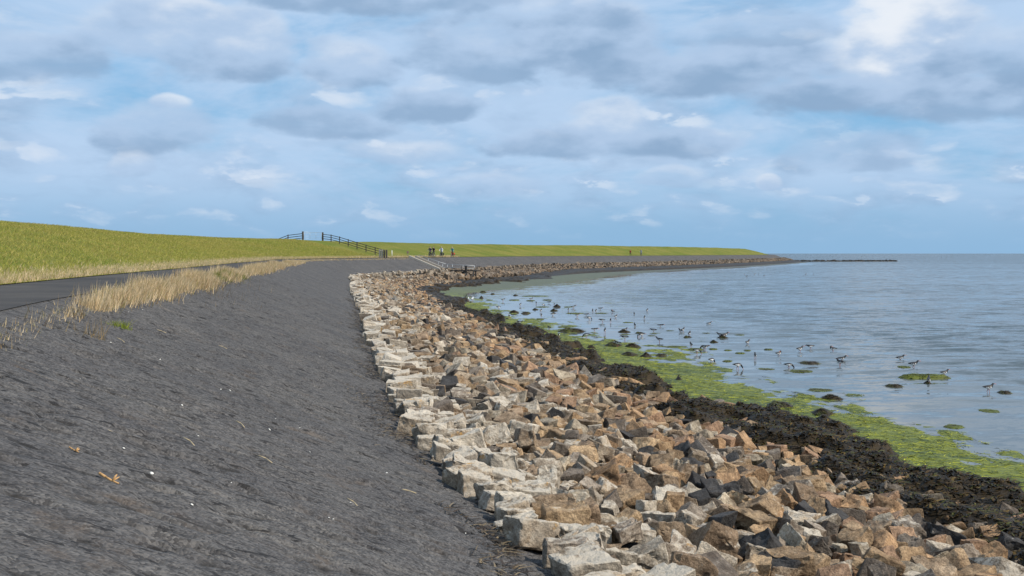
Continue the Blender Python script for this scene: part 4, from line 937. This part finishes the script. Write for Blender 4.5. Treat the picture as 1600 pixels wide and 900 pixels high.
for i, (dx, m_, nm) in enumerate(((594, M_WOODG, 'grey'), (597.5, M_WOODG, 'grey'), (601, M_WOOD, 'dark'), (605, M_WOOD, 'dark'))):
    s_ = s_at_px(dx, -7.7 + .35 * i, 4, 120, 260); bm = bmesh.new(); bm_box(bm, (0, 0, .5), (.24, .24, 1.3)); bmesh.ops.bevel(bm, geom=bm.edges[:], offset=.03, affect='EDGES')
    bm_tube(bm, (0, 0, 1.1), (0, 0, 1.2), .15, .05, 8)
    o = obj('wooden_post', bm_mesh('wooden_post', bm, [m_]), label=f'thick {nm} wooden post in the row at the foot of the fence', cat='post', group=f'{nm} posts at the fence foot'); o.location = gp(s_, -7.75 + .35 * i)
s_ = s_at_px(613, -8.3, 4, 120, 260); bm = bmesh.new(); bm_tube(bm, (0, 0, -.1), (0, 0, .95), .05); bm_tube(bm, (0, 0, .95), (0, 0, 1.0), .05, .02); o = obj('marker_post', bm_mesh('marker_post', bm, [M_POSTW], True), label='slim white marker post beside the path near the fence foot', cat='post'); o.location = gp(s_, -8.3)
s_ = s_at_px(637, -8.2, 4, 120, 260); root = empty('signpost', gp(s_, -8.2), label='small brownish post with a plate above the stairs', cat='post')
tube_obj('pole', [(0, 0, -.1), (0, 0, .9)], .05, M_WOODG, root); bm = bmesh.new(); bm_box(bm, (0, -.06, .72), (.34, .03, .30)); obj('plate', bm_mesh('plate', bm, [plain('brown_plate', (.24, .15, .12), .6)]), root)
# stairs down the asphalt
s0 = s_at_px(641, O_PATH_OUT, 3.85, 120, 260); b, t, n_ = frame(s0); rz = math.atan2(n_[1], n_[0]); W_ = 2.6
root = empty('stairs', (*at(np.array(s0), np.array(O_PATH_OUT)), 3.85), rz, label='wide worn concrete stairs with a pale kerb running down the asphalt slope', cat='stairs')
for i in range(11):
    bm = bmesh.new(); bm_box(bm, (.23 + .46 * i, W_ / 2, .02 - .184 * i - .15), (.47, W_ - .3, .36)); bmesh.ops.bevel(bm, geom=bm.edges[:], offset=.012, affect='EDGES'); obj('step', bm_mesh('step', bm, [M_CONCD]), root)
for y_, ww in ((0, .34), (W_, .16)):
    bm = bmesh.new(); bm_box(bm, (2.5, y_, -.92), (5.75, ww, .44), Euler((0, math.atan(.4), 0)).to_matrix()); bmesh.ops.bevel(bm, geom=bm.edges[:], offset=.02, affect='EDGES'); obj('kerb', bm_mesh('kerb', bm, [M_CONC]), root)
# landing stage with railing over the stones
s1 = s_at_px(691, -.1, 1.9, 130, 260); b, t, n_ = frame(s1); rz = math.atan2(n_[1], n_[0]); root = empty('landing_stage', (*at(np.array(s1), np.array(-.1)), 1.85), rz, label='narrow dark landing stage with a grey metal railing over the stones', cat='jetty')
bm = bmesh.new(); bm_box(bm, (2.5, .6, .12), (5.0, 1.3, .14)); obj('deck', bm_mesh('deck', bm, [M_DARK]), root)
for x_ in (.2, 1.7, 3.3, 4.8):
    for y_ in (0.02, 1.2): bm = bmesh.new(); bm_tube(bm, (x_, y_, -1.9), (x_, y_, .2), .11); obj('pile', bm_mesh('pile', bm, [M_DARK], True), root)
for x_ in (.03, 1.55, 3.2, 4.95): tube_obj('railing_post', [(x_, 0, .15), (x_, 0, 1.12 - .05 * x_)], .03, M_GALV, root)
for hz_ in (1.1, .62): tube_obj('railing_bar', [(.03, 0, hz_), (4.95, 0, hz_ - .25)], .026, M_GALV, root)
bm = bmesh.new(); bm_box(bm, (3.7, -.12, .1), (.28, .28, 1.5)); bmesh.ops.bevel(bm, geom=bm.edges[:], offset=.03, affect='EDGES'); obj('mooring_post', bm_mesh('mooring_post', bm, [M_DARK]), root)
root = empty('handrail', (*at(np.array(s0), np.array(O_PATH_OUT)), 3.85), math.atan2(frame(s0)[2][1], frame(s0)[2][0]), label='thin grey metal handrail along the side of the stairs', cat='railing')
tube_obj('bar', [(.2, W_ + .25, .45), (5.0, W_ + .25, -1.05)], .028, M_GALV, root)
for f in (.04, .35, .68, .98): tube_obj('post', [(.2 + 4.8 * f, W_ + .25, -.4 * (.2 + 4.8 * f) - .1), (.2 + 4.8 * f, W_ + .25, .45 - 1.5 * f)], .025, M_GALV, root)

# ------------------------------------------------------------------ low stone groyne running out from the point
A, B = on_level(1236, 408.8, 0.0), on_level(1400, 408.6, 0.0); d = B - A; L = d.length; u = d.normalized(); nrm = Vector((u.y, -u.x, 0))
xs = np.linspace(-6, L, 60); prof = [(-3.2, -.6), (-1.2, .35), (0, .55), (1.2, .35), (3.2, -.6)]
V = [A + u * float(x_) + nrm * (q[0]) + Vector((0, 0, q[1] * (1 - .35 * max(0, x_ / L) ** 3) + .12 * float(vnoise(x_ * .7, q[0], 3)))) for x_ in xs for q in prof]
groyne = obj('stone_groyne', mesh_np('stone_groyne', np.array([v_[:] for v_ in V]), grid_faces(60, 5), [M_BED]), label='long low line of dark stones running out to sea from the point', cat='groyne')
items = []
for i in range(620):
    x_, y_ = random.uniform(-4, L), random.gauss(0, 1.2); pr = random.choice(PROTO['block']); z_ = .5 - .22 * abs(y_) + random.uniform(-.15, .12); p = A + u * x_ + nrm * y_
    items.append(((0, 0, 0, random.uniform(.6, 1.1), None, pr), np.array([p.x, p.y, z_]), np.array(Euler((random.gauss(0, .3), random.gauss(0, .3), random.uniform(0, 6.28))).to_matrix()), random.choice([(.045, .042, .038, .1), (.06, .05, .042, .1), (.035, .036, .03, 0.)])))
rubble('groyne_stones', items, lambda st, p: 0, groyne)
